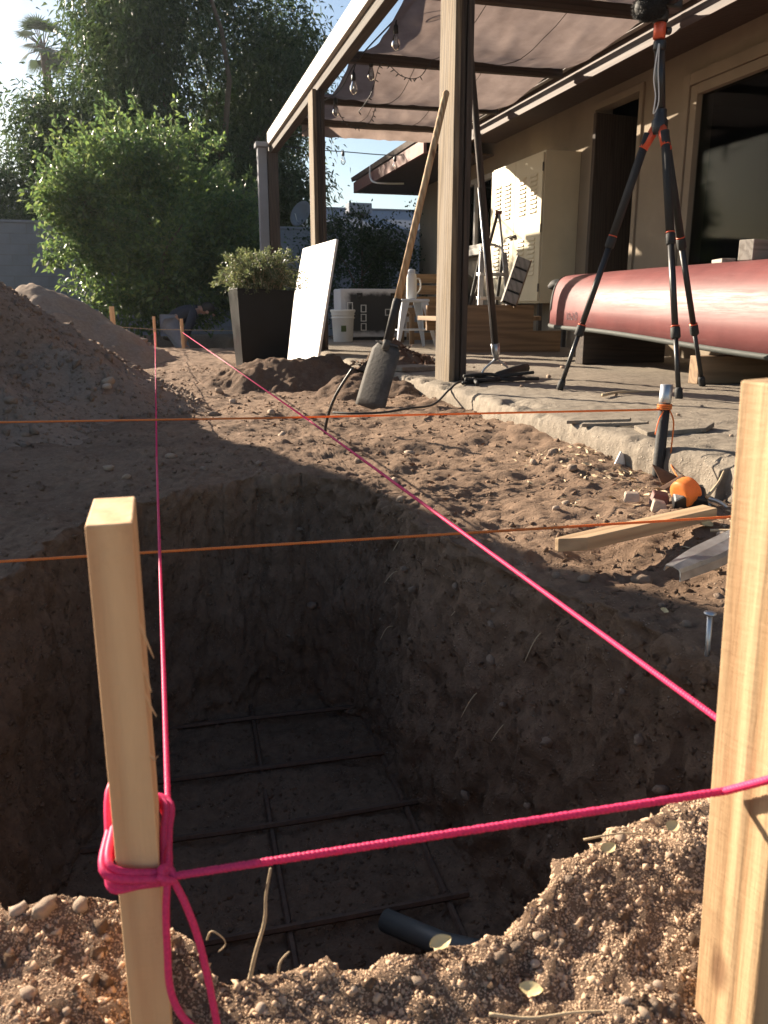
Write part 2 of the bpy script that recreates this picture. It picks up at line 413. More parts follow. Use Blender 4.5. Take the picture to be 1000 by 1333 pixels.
M['leaf_citrus'] = m_leaf('citrus_leaf', [(0.05, 0.088, 0.04), (0.07, 0.115, 0.046), (0.115, 0.165, 0.055), (0.055, 0.095, 0.045), (0.135, 0.165, 0.075)], 0.52, 0.35)
M['leaf_dark'] = m_leaf('dark_shrub_leaf', [(0.012, 0.028, 0.012), (0.02, 0.045, 0.016), (0.03, 0.06, 0.02)], 0.3)
M['leaf_herb'] = m_leaf('planter_shrub_leaf', [(0.065, 0.085, 0.042), (0.09, 0.11, 0.055), (0.125, 0.14, 0.07)], 0.4)
M['leaf_palm'] = m_leaf('palm_leaf', [(0.03, 0.05, 0.028), (0.05, 0.075, 0.04)], 0.3)
M['dryleaf'] = m_plain('dry_yellow_leaf', (0.62, 0.50, 0.26), 0.6, 0.2, 40, 0.2, 200)
M['twig'] = m_plain('dry_twig', (0.46, 0.35, 0.22), 0.85, 0.3, 40, 0.3, 200)
M['block'] = m_plain('grey_painted_block', (0.20, 0.21, 0.23), 0.9, 0.12, 3.0, 0.5, 90, spec=0.2)
M['mortar'] = m_plain('mortar', (0.19, 0.19, 0.195), 0.95, 0.15, 6, 0.4, 100, spec=0.2)
M['roofgrey'] = m_plain('blue_grey_shingles', (0.20, 0.215, 0.25), 0.9, 0.15, 8, 0.4, 60)
M['glass'] = m_glass('window_glass', (0.55, 0.57, 0.56), 0.05, 0.04)
M['bulb'] = m_glass('bulb_glass', (0.97, 0.96, 0.93))
M['pvc'] = m_plain('grey_pvc', (0.10, 0.104, 0.10), 0.45, 0.12, 12, 0.05, 60)
M['rebar'] = m_plain('rusty_rebar', (0.12, 0.075, 0.052), 0.7, 0.4, 40, 0.4, 200, metal=0.3)

# ================================================================== GROUND with the trench
def ip(x, pts): return np.interp(x, [p[0] for p in pts], [p[1] for p in pts])
AL, AR, BN, BF = -0.42, 0.70, 0.60, 2.35
def lipL(b): return ip(b, [(0.3, -0.6), (0.6, -0.55), (1.3, -0.42), (1.69, -0.345), (1.97, -0.285), (2.2, -0.20), (2.35, -0.13), (2.8, -0.13)])
def lipR(b): return ip(b, [(0.3, 0.86), (0.6, 0.84), (0.97, 0.80), (1.26, 0.755), (1.43, 0.715), (1.62, 0.66), (1.8, 0.615), (2.2, 0.615), (2.35, 0.60), (2.8, 0.6)])
def lipF(a): return ip(a, [(-0.8, 2.25), (-0.42, 2.27), (-0.2, 2.36), (-0.03, 2.45), (0.2, 2.56), (0.4, 2.50), (0.55, 2.38), (0.7, 2.22), (1.2, 2.2)])
def lipN(a): return ip(a, [(-0.9, 0.70), (-0.42, 0.69), (-0.17, 0.68), (-0.07, 0.66), (-0.01, 0.638), (0.02, 0.60), (0.045, 0.555), (0.1, 0.538), (0.24, 0.53), (0.29, 0.565), (0.36, 0.623), (0.47, 0.636), (0.54, 0.64), (0.7, 0.68), (1.2, 0.68)])
def seg(a, b, st): return list(np.arange(a, b - 1e-9, st))
A = np.array([-150, -100, -60, -30, -15, -9, -6, -4.5] + seg(-3.5, -1, .06) + seg(-1, -.6, .02) + seg(-.6, -.425, .0085) + seg(-.425, -.315, .0035) + seg(-.315, .575, .0095) + seg(.575, .705, .0022) + seg(.705, .9, .008) + seg(.9, 1.6, .0135) + seg(1.6, 4.5, .14) + [5, 6, 8, 12, 20, 40, 80, 120, 150])
B = np.array([-60, -25, -8, -3, -1, -.4] + seg(-.1, .4, .022) + seg(.4, .82, .0062) + seg(.82, 2.1, .012) + seg(2.1, 2.2, .01) + seg(2.2, 2.36, .0032) + seg(2.36, 2.65, .009) + seg(2.65, 4.5, .0145) + seg(4.5, 8, .026) + seg(8, 16.5, .07) + seg(16.5, 30, .8) + [32, 36, 42, 50, 65, 90, 150, 200])
ga, gb = np.meshgrid(A, B)
wobL = 0.02 * fbm(gb * 4, 3.1, 0.5, 3); wobR = 0.022 * fbm(gb * 5, 8.1, 0.5, 3)
wobN = 0.012 * fbm(ga * 14, 1.1, 0.5, 3); wobF = 0.03 * fbm(ga * 6, 6.1, 0.5, 3)
def interp4(t, knots, vals):
    out = np.zeros_like(t)
    for i in range(len(knots) - 1):
        k0, k1 = knots[i], knots[i + 1]; m = (t >= k0) & (t < k1)
        s = (t - k0) / (k1 - k0); out = np.where(m, vals[i] * (1 - s) + vals[i + 1] * s, out)
    return out
zero = np.zeros_like(ga)
gx = ga + interp4(ga, [-3.0, AL, AR, 2.2], [zero, (lipL(gb) - AL + wobL), (lipR(gb) - AR + wobR), zero]) * (1 - sst(3.0, 4.5, gb))
gy = gb + interp4(gb, [-0.5, BN, BF, 4.5], [zero, lipN(ga) - BN + wobN, lipF(ga) - BF + wobF, zero]) * (1 - sst(1.2, 3.0, np.abs(ga)))
def base_z(x, y):
    near = sst(9, 3, y)
    z = 0.030 * fbm(x * 0.9, y * 0.9, 0.2, 3)
    hum = fbm(x * 3.2 + 0.4 * y, y * 4.0, 1.7, 4, 0.55)
    z = z + 0.015 * np.maximum(hum, -0.5) * sst(1.9, 2.6, y + 0.9 * sst(0.55, .8, x)) * near
    z = z + 0.010 * fbm(x * 11, y * 11, 4.4, 3)
    z = z + 0.010 * np.abs(fbm(x * 7, y * 9, 2.4, 3)) * sst(0.6, 0.8, x) * near
    z = z + 0.035 * sst(0.95, 1.4, x) * sst(0.5, 1.5, y) * sst(12, 8, y)
    z = z - 0.025 * sst(0.60, 0.42, y)
    z = z + 0.018 * sst(0.60, 0.66, y) * sst(0.85, 0.75, y) * sst(0.0, -0.1, x)          # crumbly rim on the left
    z = z + 0.022 * np.exp(-(((x - .40) / .09) ** 2 + ((y - .585) / .05) ** 2))
    z = np.where(x > 1.5, np.minimum(z, -0.06 + 0.0 * z) * sst(1.5, 1.6, x) + z * (1 - sst(1.5, 1.6, x)), z)
    return z
fL = sst(AL, AL + 0.10, ga); fR = sst(AR, AR - 0.11, ga); fN = sst(BN + 0.005, BN + 0.10, gb); fF = sst(BF, BF - 0.14, gb)
trench = fL * fR * fN * fF
pit = sst(-0.45, -0.25, gx) * sst(1.25, 1.05, gx) * sst(11.25, 11.5, gy) * sst(16, 15.6, gy)
z0 = base_z(gx, gy)
gz = z0 * (1 - trench) + trench * (-0.70 + 0.022 * fbm(gx * 6, gy * 6, 9.0, 4)) - 0.55 * pit
# push the dug faces in and out along their normals
Pm = np.stack([gx, gy, gz], -1)
du = np.gradient(Pm, axis=1); dv = np.gradient(Pm, axis=0)
Nn = np.cross(du, dv); Nn /= (np.linalg.norm(Nn, axis=-1, keepdims=True) + 1e-12)
steep = np.clip(1 - Nn[..., 2], 0, 1)
wn_ = 0.016 * fbm(gx * 7, gy * 7, gz * 6.5, 3, 0.6) + 0.013 * fbm(gx * 21, gy * 21, gz * 24, 3, 0.6) + 0.007 * fbm(gx * 60, gy * 60, gz * 60, 2, 0.6) - 0.016 * np.maximum(0, noise3(gx * 13, gy * 13, gz * 12) - 0.1) + 0.012 * np.maximum(0, noise3(gx * 9 + 4, gy * 9, gz * 22) - 0.2)
band = np.floor(gz * 4.2 + 0.8 * noise3(gx * 3, gy * 3, 0.5)); cut = (gx * 5.5 + gy * 6.5 + band * 0.37 + 0.35 * noise3(gx * 4, gy * 4, gz * 3)) % 1.0
wn_ = wn_ + 0.020 * (cut - 0.5) * np.clip(0.7 + noise3(gx * 2.5, gy * 2.5, gz * 2.5 + 7), 0, 1)
fine = 0.0045 * fbm(gx * 45, gy * 45, gz * 45, 3, 0.6) * sst(5, 2, gy)
# clods on the near rim
rimm = sst(0.30, 0.42, gy) * sst(0.85, 0.7, gy) * (1 - sst(0.0, 0.6, trench))
clod = 0.006 * np.maximum(0, fbm(gx * 30, gy * 30, 2.2, 3, 0.55) - 0.1) + 0.0022 * noise3(gx * 48, gy * 60, 3.3) + 0.0035 * np.maximum(0, noise3(gx * 75, gy * 75, 7.7))
Pm = Pm + Nn * (np.minimum(steep * 1.6, 1) * wn_ * (np.abs(gy) < 6) + fine)[..., None]
Pm[..., 2] += rimm * clod * sst(0.85, 0.68, np.abs(gx))
ny, nx = ga.shape
idx = np.arange(ny * nx).reshape(ny, nx)
F = np.stack([idx[:-1, :-1], idx[:-1, 1:], idx[1:, 1:], idx[1:, :-1]], -1).reshape(-1, 4)
ground = np_obj('ground', Pm.reshape(-1, 3), F, M['dirt'], kind='structure', origin=(0, 0, 0))
def ground_z(x, y): return float(base_z(np.array(x, float), np.array(y, float)))

# ================================================================== DIRT PILES
def heap(name, cx, cy, rx, ry, prof, step, mat, label, cat='dirt mound', rough=1.0, floor=-0.08, seed=0.0, base=0.0):
    n = int(2.5 * rx / step); m = int(2.5 * ry / step)
    xs = np.linspace(-1.25, 1.25, n); ys = np.linspace(-1.25, 1.25, m)
    X, Y = np.meshgrid(xs, ys)
    an = np.arctan2(Y, X)
    r = np.hypot(X, Y) * (1 + 0.10 * fbm(np.cos(an) * 1.6 + seed, np.sin(an) * 1.6, 3.3 + seed, 3))
    h = np.interp(r, [p[0] for p in prof], [p[1] for p in prof])
    x = cx + X * rx; y = cy + Y * ry
    env = sst(1.15, 0.85, r)
    h = h + env * rough * (0.075 * fbm(x * 2.3, y * 2.3, seed, 4, 0.55) + 0.022 * np.abs(fbm(x * 9, y * 9, seed, 3, 0.6)) + 0.010 * fbm(x * 30, y * 30, seed, 2))
    h = np.where(r > 1.12, floor, h)
    V = np.stack([x, y, h + base], -1).reshape(-1, 3)
    i = np.arange(n * m).reshape(m, n)
    F = np.stack([i[:-1, :-1], i[:-1, 1:], i[1:, 1:], i[1:, :-1]], -1).reshape(-1, 4)
    keep = (r.ravel()[F] < 1.2).any(1); F = F[keep]
    used = np.unique(F); rem = -np.ones(n * m, int); rem[used] = np.arange(len(used))
    o = np_obj(name, V[used], rem[F], mat, label=label, cat=cat, origin=(cx, cy, base))
    def hz(px, py):
        rr = math.hypot((px - cx) / rx, (py - cy) / ry)
        return base + float(np.interp(rr, [p[0] for p in prof], [p[1] for p in prof]))
    return o, hz
mound, mound_z = heap('dirt_mound', -2.13, 4.95, 2.2, 2.2, [(0, 2.02), (0.1, 1.93), (0.3, 1.38), (0.45, 0.97), (0.55, 0.68), (0.8, 0.26), (1.0, 0.035), (1.1, -0.05), (1.3, -0.1)], 0.028, M['spoil'],  # peak beyond the view raised so its shadow covers the trench
                      'large shaded heap of brown spoil at the left edge beside the trench', seed=1.3)
mound2, mound2_z = heap('dirt_mound', -1.15, 9.3, 1.25, 1.5, [(0, 0.74), (0.15, 0.68), (0.5, 0.40), (0.85, 0.12), (1.0, 0.02), (1.1, -0.05), (1.3, -0.1)], 0.035, M['spoil'],
                       'smaller far heap of brown dirt in front of the grey block wall', seed=6.1, rough=0.8)
heap('soil_pile', 0.92, 5.72, 0.62, 0.52, [(0, 0.14), (0.4, 0.13), (0.7, 0.07), (1.0, 0.0), (1.1, -0.04), (1.3, -0.08)], 0.016, M['damp'],
     'low pile of loose reddish soil around the foot of the black planter', 'soil', rough=0.9, seed=3.7, base=0.01)
heap('soil_pile', 1.24, 4.75, 0.32, 0.42, [(0, 0.07), (0.5, 0.06), (0.8, 0.03), (1.0, 0.0), (1.1, -0.04), (1.3, -0.08)], 0.016, M['damp'],
     'dark crumbled soil against the slab edge behind the shovel blade', 'soil', rough=0.8, seed=2.2, base=0.02)
heap('leaf_litter', 1.68, 5.75, 0.26, 0.34, [(0, 0.10), (0.4, 0.08), (0.8, 0.03), (1.0, 0.0), (1.1, -0.02), (1.3, -0.03)], 0.014, M['damp'],
     'small heap of dark debris swept up on the slab behind the shovel', 'debris', rough=1.2, floor=-0.03, seed=9.2, base=0.118)

# ================================================================== STONES AND GRAVEL
def ico():
    t = (1 + 5 ** .5) / 2
    v = np.array([(-1, t, 0), (1, t, 0), (-1, -t, 0), (1, -t, 0), (0, -1, t), (0, 1, t), (0, -1, -t), (0, 1, -t), (t, 0, -1), (t, 0, 1), (-t, 0, -1), (-t, 0, 1)], float)
    v /= np.linalg.norm(v[0])
    f = np.array([(0, 11, 5), (0, 5, 1), (0, 1, 7), (0, 7, 10), (0, 10, 11), (1, 5, 9), (5, 11, 4), (11, 10, 2), (10, 7, 6), (7, 1, 8), (3, 9, 4), (3, 4, 2), (3, 2, 6), (3, 6, 8), (3, 8, 9), (4, 9, 5), (2, 4, 11), (6, 2, 10), (8, 6, 7), (9, 8, 1)])
    return v, f
IV, IF = ico()
def ico2():
    v = [tuple(p) for p in IV]; cache = {}; f = []
    def mid(a, b):
        k = (min(a, b), max(a, b))
        if k not in cache:
            m = (np.array(v[a]) + np.array(v[b])); m /= np.linalg.norm(m); v.append(tuple(m)); cache[k] = len(v) - 1
        return cache[k]
    for a, b, c in IF:
        x, y, z = mid(a, b), mid(b, c), mid(c, a); f += [(a, x, z), (b, y, x), (c, z, y), (x, y, z)]
    return np.array(v), np.array(f)
IV2, IF2 = ico2()
stone_meshes = []
for k in range(7):
    v = IV2.copy(); v *= (1 + 0.38 * noise3(v[:, 0] * 1.5 + k * 7, v[:, 1] * 1.5, v[:, 2] * 1.5) + 0.22 * noise3(v[:, 0] * 3 + k * 7, v[:, 1] * 3, v[:, 2] * 3))[:, None]
    v *= np.array([1.0, 0.8, 0.62])
    me = bpy.data.meshes.new('stone'); me.from_pydata(v.tolist(), [], IF2.tolist()); finish(me, M['stone_pale' if k == 0 else 'stone' if k % 2 else 'spoil'], True); stone_meshes.append(me)
def stone(x, y, z, s, parent, k=None):
    o = bpy.data.objects.new('stone', stone_meshes[random.randrange(7) if k is None else k]); COL.objects.link(o)
    o.parent = parent
    o.location = Vector((x, y, z)) - WORIGIN[parent.name]
    o.rotation_euler = (random.uniform(-.4, .4), random.uniform(-.4, .4), random.uniform(0, 6.28)); o.scale = (s,) * 3
    return o
def near_z(x, y): return ground_z(x, y)
for (x, y, s) in [(0.345, 0.452, .0095), (0.357, 0.448, .0085), (0.366, 0.455, .007), (0.332, 0.447, .0075), (0.348, 0.468, .006), (0.322, 0.46, .006), (0.36, 0.47, .0065), (0.31, 0.449, .006),
                  (-0.125, 0.655, .014), (-0.148, 0.66, .010), (-0.095, 0.648, .009), (-0.175, 0.655, .010), (0.245, 0.525, .010), (0.21, 0.522, .007), (0.262, 0.53, .008),
                  (0.285, 0.535, .007), (0.272, 0.515, .006), (0.30, 0.525, .0055), (-0.06, 0.545, .007), (0.045, 0.53, .006), (0.12, 0.525, .006), (0.17, 0.52, .0065), (0.155, 0.485, .006), (0.07, 0.5, .006), (-0.13, 0.58, .008), (-0.16, 0.60, .007), (-0.10, 0.56, .006), (-0.155, 0.545, .006),
                  (0.40, 0.60, .008), (0.43, 0.565, .006), (0.33, 0.57, .007)]:
    stone(x, y, near_z(x, y) + s * 0.12, s * 0.85, ground)
for (x, y, s) in [(0.92, 1.38, .022), (0.80, 1.40, .014), (0.76, 1.44, .011), (0.70, 1.48, .012), (1.02, 1.23, .016), (1.05, 1.20, .012), (0.98, 1.22, .010), (1.0, 1.19, .009), (1.10, 1.24, .012), (0.99, 1.90, .012), (1.04, 1.94, .013), (1.22, 2.25, .020), (1.28, 2.5, .022), (1.16, 2.4, .014),
                  (0.67, 1.65, .016), (0.64, 1.72, .012), (0.62, 2.1, .014), (0.66, 2.3, .014), (0.47, 3.3, .022), (0.52, 4.0, .025), (0.40, 4.8, .028), (0.25, 4.2, .03), (0.62, 2.6, .016), (0.86, 2.8, .02), (0.30, 2.68, .014), (0.12, 2.64, .016), (-0.12, 2.6, .014), (0.02, 2.9, .02), (-0.18, 2.75, .018), (0.36, 5.3, .03),
                  (0.86, 1.22, .01), (0.84, 1.12, .01), (0.9, 1.06, .011), (0.95, 1.12, .012), (1.12, 1.42, .014), (1.18, 1.34, .013), (1.16, 1.22, .012), (1.2, 1.5, .016)]:
    stone(x, y, near_z(x, y) + s * 0.3, s, ground)
for i in range(34):
    an = random.uniform(-1.75, 0.45); rr = random.choice([random.uniform(0.7, 1.02), random.uniform(0.9, 1.05)])
    x = -2.13 + 2.2 * rr * math.cos(an); y = 4.95 + 2.2 * rr * math.sin(an)
    s = random.uniform(0.014, 0.036)
    if x > -0.22: continue
    stone(x, y, max(mound_z(x, y), ground_z(x, y)) + s * 0.35 + 0.01, s, mound)
for i in range(24):
    an = random.uniform(-2.0, 0.4); rr = random.uniform(0.6, 1.0)
    x = -1.15 + 1.25 * rr * math.cos(an); y = 9.3 + 1.5 * rr * math.sin(an); s = random.uniform(0.03, 0.055)
    stone(x, y, mound2_z(x, y) + s * 0.3, s, mound2)

# embedded stones in the dug faces
for i in range(20):
    b = random.uniform(1.0, 2.2); f = random.uniform(0.12, 0.85)
    xx = float(lipR(b)) - 0.02 - 0.11 * f + random.uniform(-.008, .008)
    stone(xx + .008, b, -0.70 * f, random.uniform(.006, .016), ground, random.choice((2, 4, 6)))
for i in range(12):
    a_ = random.uniform(-.05, .55); f = random.uniform(0.1, 0.7)
    stone(a_, float(lipF(a_)) - 0.03 - 0.13 * f, -0.70 * f, random.uniform(.008, .02), ground, random.choice((2, 4, 6)))
OV = np.array([(1, 0, 0), (-1, 0, 0), (0, 1, 0), (0, -1, 0), (0, 0, 1), (0, 0, -1)], float); OF = np.array([(0, 2, 4), (2, 1, 4), (1, 3, 4), (3, 0, 4), (2, 0, 5), (1, 2, 5), (3, 1, 5), (0, 3, 5)])
def gravel(name, pts, sizes, mat, label, cat='gravel'):
    n = len(pts)
    q = rng.normal(size=(n, 4)); q /= np.linalg.norm(q, axis=1)[:, None]
    w, x, y, z = q.T
    Rm = np.stack([1 - 2 * (y * y + z * z), 2 * (x * y - z * w), 2 * (x * z + y * w), 2 * (x * y + z * w), 1 - 2 * (x * x + z * z), 2 * (y * z - x * w), 2 * (x * z - y * w), 2 * (y * z + x * w), 1 - 2 * (x * x + y * y)], -1).reshape(n, 3, 3)
    k_ = len(OV); base = OV[None] * (1.15 + 0.30 * rng.normal(size=(n, k_, 1))) * np.array([1, .85, .7]) + 0.22 * rng.normal(size=(n, k_, 3))
    V = np.einsum('nij,nkj->nki', Rm, base) * sizes[:, None, None] + pts[:, None, :]
    F = OF[None] + (np.arange(n) * k_)[:, None, None]
    return np_obj(name, V.reshape(-1, 3), F.reshape(-1, 3), mat, smooth=False, label=label, cat=cat, kind='stuff', origin=(0, 0, 0))
def in_trench(x, y, pad=0.0):
    a = x; b = y
    return (x > lipL(y) - pad) & (x < lipR(y) + pad) & (y > lipN(x) - pad) & (y < lipF(x) + pad)
def surface_points(V, F, n, cond, weight=None):
    """points spread over the faces of a mesh"""
    Q = V[F]; c = Q.mean(1); ar = 0.5 * np.linalg.norm(np.cross(Q[:, 2] - Q[:, 0], Q[:, 3] - Q[:, 1]), axis=1)
    w = ar * cond(c[:, 0], c[:, 1], c[:, 2]); k = rng.choice(len(F), n, p=w / w.sum())
    u = rng.uniform(size=(n, 1)); v = rng.uniform(size=(n, 1)); q = Q[k]
    return q[:, 0] * (1 - u) * (1 - v) + q[:, 1] * u * (1 - v) + q[:, 2] * u * v + q[:, 3] * (1 - u) * v
GV, GF = Pm.reshape(-1, 3), F
n = 150000
P_ = surface_points(GV, GF, n, lambda x, y, z: ((x > -.42) & (x < .64) & (y > .36) & (y < .74) & (z > -.12)).astype(float))
s = 0.0006 + 0.0007 * rng.uniform(size=n) ** 2 + 0.0036 * rng.uniform(size=n) ** 34
P_[:, 2] -= s * .15
gravel('gravel', P_, s, M['crumb'], 'fine crumbs and grit covering the near rim of the trench')
n = 19000
P_ = surface_points(GV, GF, n, lambda x, y, z: ((x > -1.2) & (x < 1.45) & (y > .2) & (y < 7.5) & (z > -.04)) * (0.25 + np.maximum(0, fbm(x * 3, y * 3, 8.5, 3))) / (0.5 + np.maximum(y, .1)))
s = (0.0016 + 0.008 * rng.uniform(size=n) ** 7) * (0.8 + 0.14 * P_[:, 1])
gravel('gravel', P_, s, M['dirt'], 'scattered small clods on the trodden dirt between trench and patio')
n = 26000
P_ = surface_points(GV, GF, n, lambda x, y, z: ((x > -.6) & (x < 1.0) & (y > .5) & (y < 2.8) & (z < -.03)).astype(float))
s = 0.0018 + 0.006 * rng.uniform(size=n) ** 5
gravel('gravel', P_, s, M['dirt'], 'crumbs of soil clinging to the cut walls and floor of the trench')
MV = np.empty(len(mound.data.vertices) * 3); mound.data.vertices.foreach_get('co', MV); MV = MV.reshape(-1, 3) + np.array(mound.location)
MF = np.empty(len(mound.data.polygons) * 4, int); mound.data.loops.foreach_get('vertex_index', MF); MF = MF.reshape(-1, 4)
n = 14000
P_ = surface_points(MV, MF, n, lambda x, y, z: ((x > -1.6) & (z > -.02)) * 1.0)
s = 0.003 + 0.006 * rng.uniform(size=n) ** 2 + 0.022 * rng.uniform(size=n) ** 12
gravel('gravel', P_, s, M['spoil'], 'loose clods rolled down the large spoil heap at left')

for i in range(9):        # torn roots in the cut face
    b = random.uniform(1.0, 2.1); f = random.uniform(.06, .5); x0_ = float(lipR(b)) - .10 * f
    q0 = Vector((x0_ + .03, b, -.7 * f)); d_ = Vector((-random.uniform(.04, .09), random.uniform(-.05, .03), random.uniform(-.04, .01)))
    obj('root', MB().tube(smooth_path([q0, q0 + d_ * .6 + Vector((0, 0, .008)), q0 + d_ + Vector((0, 0, -.02))], 5), list(np.linspace(.0022, .0007, 11)), 5), M['twig'], ground, smooth=True)

# ================================================================== PATIO SLAB
def patio():
    prof = [(0, -0.16), (0, -0.08), (0, -0.03), (0, 0.0), (0, 0.02), (0, 0.04), (0, 0.06), (0.002, 0.08), (0.006, 0.10), (0.016, 0.112), (0.03, 0.119)]
    xs = list(np.arange(0.045, 0.6, 0.014)) + list(np.arange(0.6, 2.72, 0.06))
    cx = np.array([p[0] for p in prof] + xs); cz = np.array([p[1] for p in prof] + [0.12] * len(xs))
    ys = np.array(list(np.arange(0.75, 3.6, 0.013)) + list(np.arange(3.6, 6, 0.03)) + list(np.arange(6, 10.6, 0.09)))
    Y, C = np.meshgrid(ys, cx, indexing='ij'); Zb = np.broadcast_to(cz, Y.shape)
    e = 1.425 + 0.028 * fbm(ys * 1.1, 0.3, 4.0, 4)[:, None] + 0.02 * sst(2.3, 1.7, ys)[:, None]
    w = sst(0.8, 0.0, C)
    X = C + e * w + 1.425 * (1 - w)
    X = X - 0.012 * np.abs(fbm(Y * 12, Zb * 14, 2.0, 4, 0.6)) * sst(0.06, 0.0, C) + 0.02 * sst(0.12, 0.0, Zb) * 0
    chip = np.maximum(0, fbm(Y * 6, C * 6, 1.2, 3) - 0.15) * sst(0.22, 0.02, C)
    Zr = Zb + sst(0.1, 0.119, Zb) * (0.006 * fbm(X * 3, Y * 3, 0.7, 4) + 0.0035 * fbm(X * 22, Y * 22, 0.7, 3) - 0.05 * chip)
    Zr = Zr + (Zb < 0.1) * 0.004 * fbm(Y * 30, Zb * 30, 3.0, 2)
    V = np.stack([X, Y, Zr], -1).reshape(-1, 3)
    m, n = Y.shape; i = np.arange(m * n).reshape(m, n)
    F = np.stack([i[:-1, :-1], i[:-1, 1:], i[1:, 1:], i[1:, :-1]], -1).reshape(-1, 4)
    return np_obj('patio', V, F, M['concrete'], kind='structure', origin=(0, 0, 0))
slab = patio()
# flakes of concrete lifted along the edge and rubble at the corner
def flake(c, poly, th, mat, parent, rz=0, tilt=(0, 0), name='concrete_flake'):
    q = Matrix.Rotation(rz, 3, 'Z') @ Matrix.Rotation(tilt[0], 3, 'X') @ Matrix.Rotation(tilt[1], 3, 'Y')
    mb = MB().prism([q @ Vector((px, py, 0)) + Vector(c) for px, py in poly], q @ Vector((0, 0, th)))
    return obj(name, mb, mat, parent, bevel=th * 0.15)
flake((1.66, 2.36, 0.121), [(-.16, -.05), (.05, -.08), (.14, -.02), (.10, .06), (-.12, .07)], 0.016, M['concrete'], slab, 0.1, (0.03, -0.04))
flake((1.50, 2.62, 0.118), [(-.10, -.02), (.12, -.025), (.13, .012), (-.09, .02)], 0.012, M['concrete'], slab, -0.4, (0.0, -0.05))
flake((1.53, 2.52, 0.118), [(-.12, -.012), (.1, -.015), (.11, .01), (-.1, .016)], 0.012, M['concrete'], slab, -0.42, (0.0, -0.05))
flake((1.62, 5.15, 0.121), [(-.2, -.07), (.1, -.09), (.19, 0), (.05, .1), (-.17, .06)], 0.03, M['concrete'], slab, 0.5, (0.03, 0.02))
flake((1.66, 5.35, 0.121), [(-.12, -.05), (.1, -.06), (.12, .03), (-.08, .05)], 0.02, M['greywood'], slab, 1.1, (0.0, 0.03))
for (x, y, s) in [(2.05, 3.4, .010), (2.2, 4.4, .018), (1.9, 2.7, .008), (2.6, 5.0, .02), (2.35, 5.4, .022), (2.5, 3.55, .014), (2.15, 2.9, .009), (1.8, 3.9, .012), (1.75, 2.2, .007)]:
    stone(x, y, 0.12 + s * 0.4, s, slab)

# ================================================================== GARDEN WALL
def garden_wall():
    t = thing('block_wall', (2, 17.2, -0.1), 'grey painted concrete block garden wall behind the trees', 'wall')
    obj('mortar', MB().bb(-5.2, 9.19, 17.06, 17.24, -0.15, 2.03), M['mortar'], t)
    me = None
    bw, bh = 0.6, 0.2
    for r in range(11):
        for c in range(24):
            x = -4.9 + c * bw + (0.3 if r % 2 else 0); z = -0.05 + r * 0.19
            if me is None:
                mb = MB().box((0, 0, 0), (bw - 0.014, 0.2, 0.176)); me = bpy.data.meshes.new('block'); me.from_pydata(mb.v, [], mb.f); finish(me, M['block'], False)
            o = bpy.data.objects.new('block', me); COL.objects.link(o); o.parent = t
            o.location = Vector((x, 17.15 + random.uniform(-.004, .004), z + 0.09)) - WORIGIN[t.name]
    obj('coping', MB().bb(-5.25, 9.25, 17.02, 17.28, 2.03, 2.08), M['block'], t, bevel=0.008)
garden_wall()

# ================================================================== HOUSE
HX = 4.1
house = thing('house', (HX, 6.5, 0.0), 'beige stucco house with dark open doorway and window under a brown eave', 'house')
wt = 0.18
mb = MB()
mb.bb(HX, HX + wt, -3.0, 3.3, -0.1, 2.75)             # beyond the window, near
mb.bb(HX, HX + wt, 3.3, 5.98, -0.1, 0.42)             # under window
mb.bb(HX, HX + wt, 3.3, 5.98, 2.16, 2.75)
mb.bb(HX, HX + wt, 5.98, 6.70, -0.1, 2.75)
mb.bb(HX, HX + wt, 6.70, 7.50, 2.33, 2.75)
mb.bb(HX, HX + wt, 7.50, 9.66, -0.1, 2.75); mb.bb(HX, HX + wt, 9.66, 11.34, -0.1, 1.25); mb.bb(HX, HX + wt, 9.66, 11.34, 2.12, 2.75); mb.bb(HX, HX + wt, 11.34, 12.9, -0.1, 2.75); mb.bb(HX + wt, 7.1, 12.72, 12.9, -0.1, 2.75)
hw = obj('wall', mb, M['stucco'], house)
# room behind the openings
mb = MB()
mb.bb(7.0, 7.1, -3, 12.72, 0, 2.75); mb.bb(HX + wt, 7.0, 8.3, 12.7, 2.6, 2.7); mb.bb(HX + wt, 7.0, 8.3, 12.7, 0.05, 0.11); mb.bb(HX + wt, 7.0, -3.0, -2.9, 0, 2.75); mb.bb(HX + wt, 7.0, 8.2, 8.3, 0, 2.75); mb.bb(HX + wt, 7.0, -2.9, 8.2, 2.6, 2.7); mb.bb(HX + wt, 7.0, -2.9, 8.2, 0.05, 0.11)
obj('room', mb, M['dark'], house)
# window with frame and glass
wf = obj('window_frame', MB().bb(HX - .03, HX + .08, 5.90, 5.982, 0.42, 2.16).bb(HX - .03, HX + .08, 3.3, 5.90, 2.09, 2.162).bb(HX - .03, HX + .08, 3.3, 5.90, .42, .49).bb(HX - .01, HX + .06, 4.55, 4.62, .49, 2.09), M['stucco'], house, bevel=0.005)
obj('window_trim', MB().bb(HX - .045, HX - .002, 5.985, 6.07, 0.35, 2.25).bb(HX - .045, HX - .002, 3.2, 5.985, 2.165, 2.25), M['stucco'], house, bevel=0.006)
obj('pane', MB().bb(HX + .02, HX + .028, 4.62, 5.90, .49, 2.09), M['glass'], house)
obj('pane', MB().bb(HX + .03, HX + .038, 3.3, 4.55, .49, 2.09), M['glass'], house)
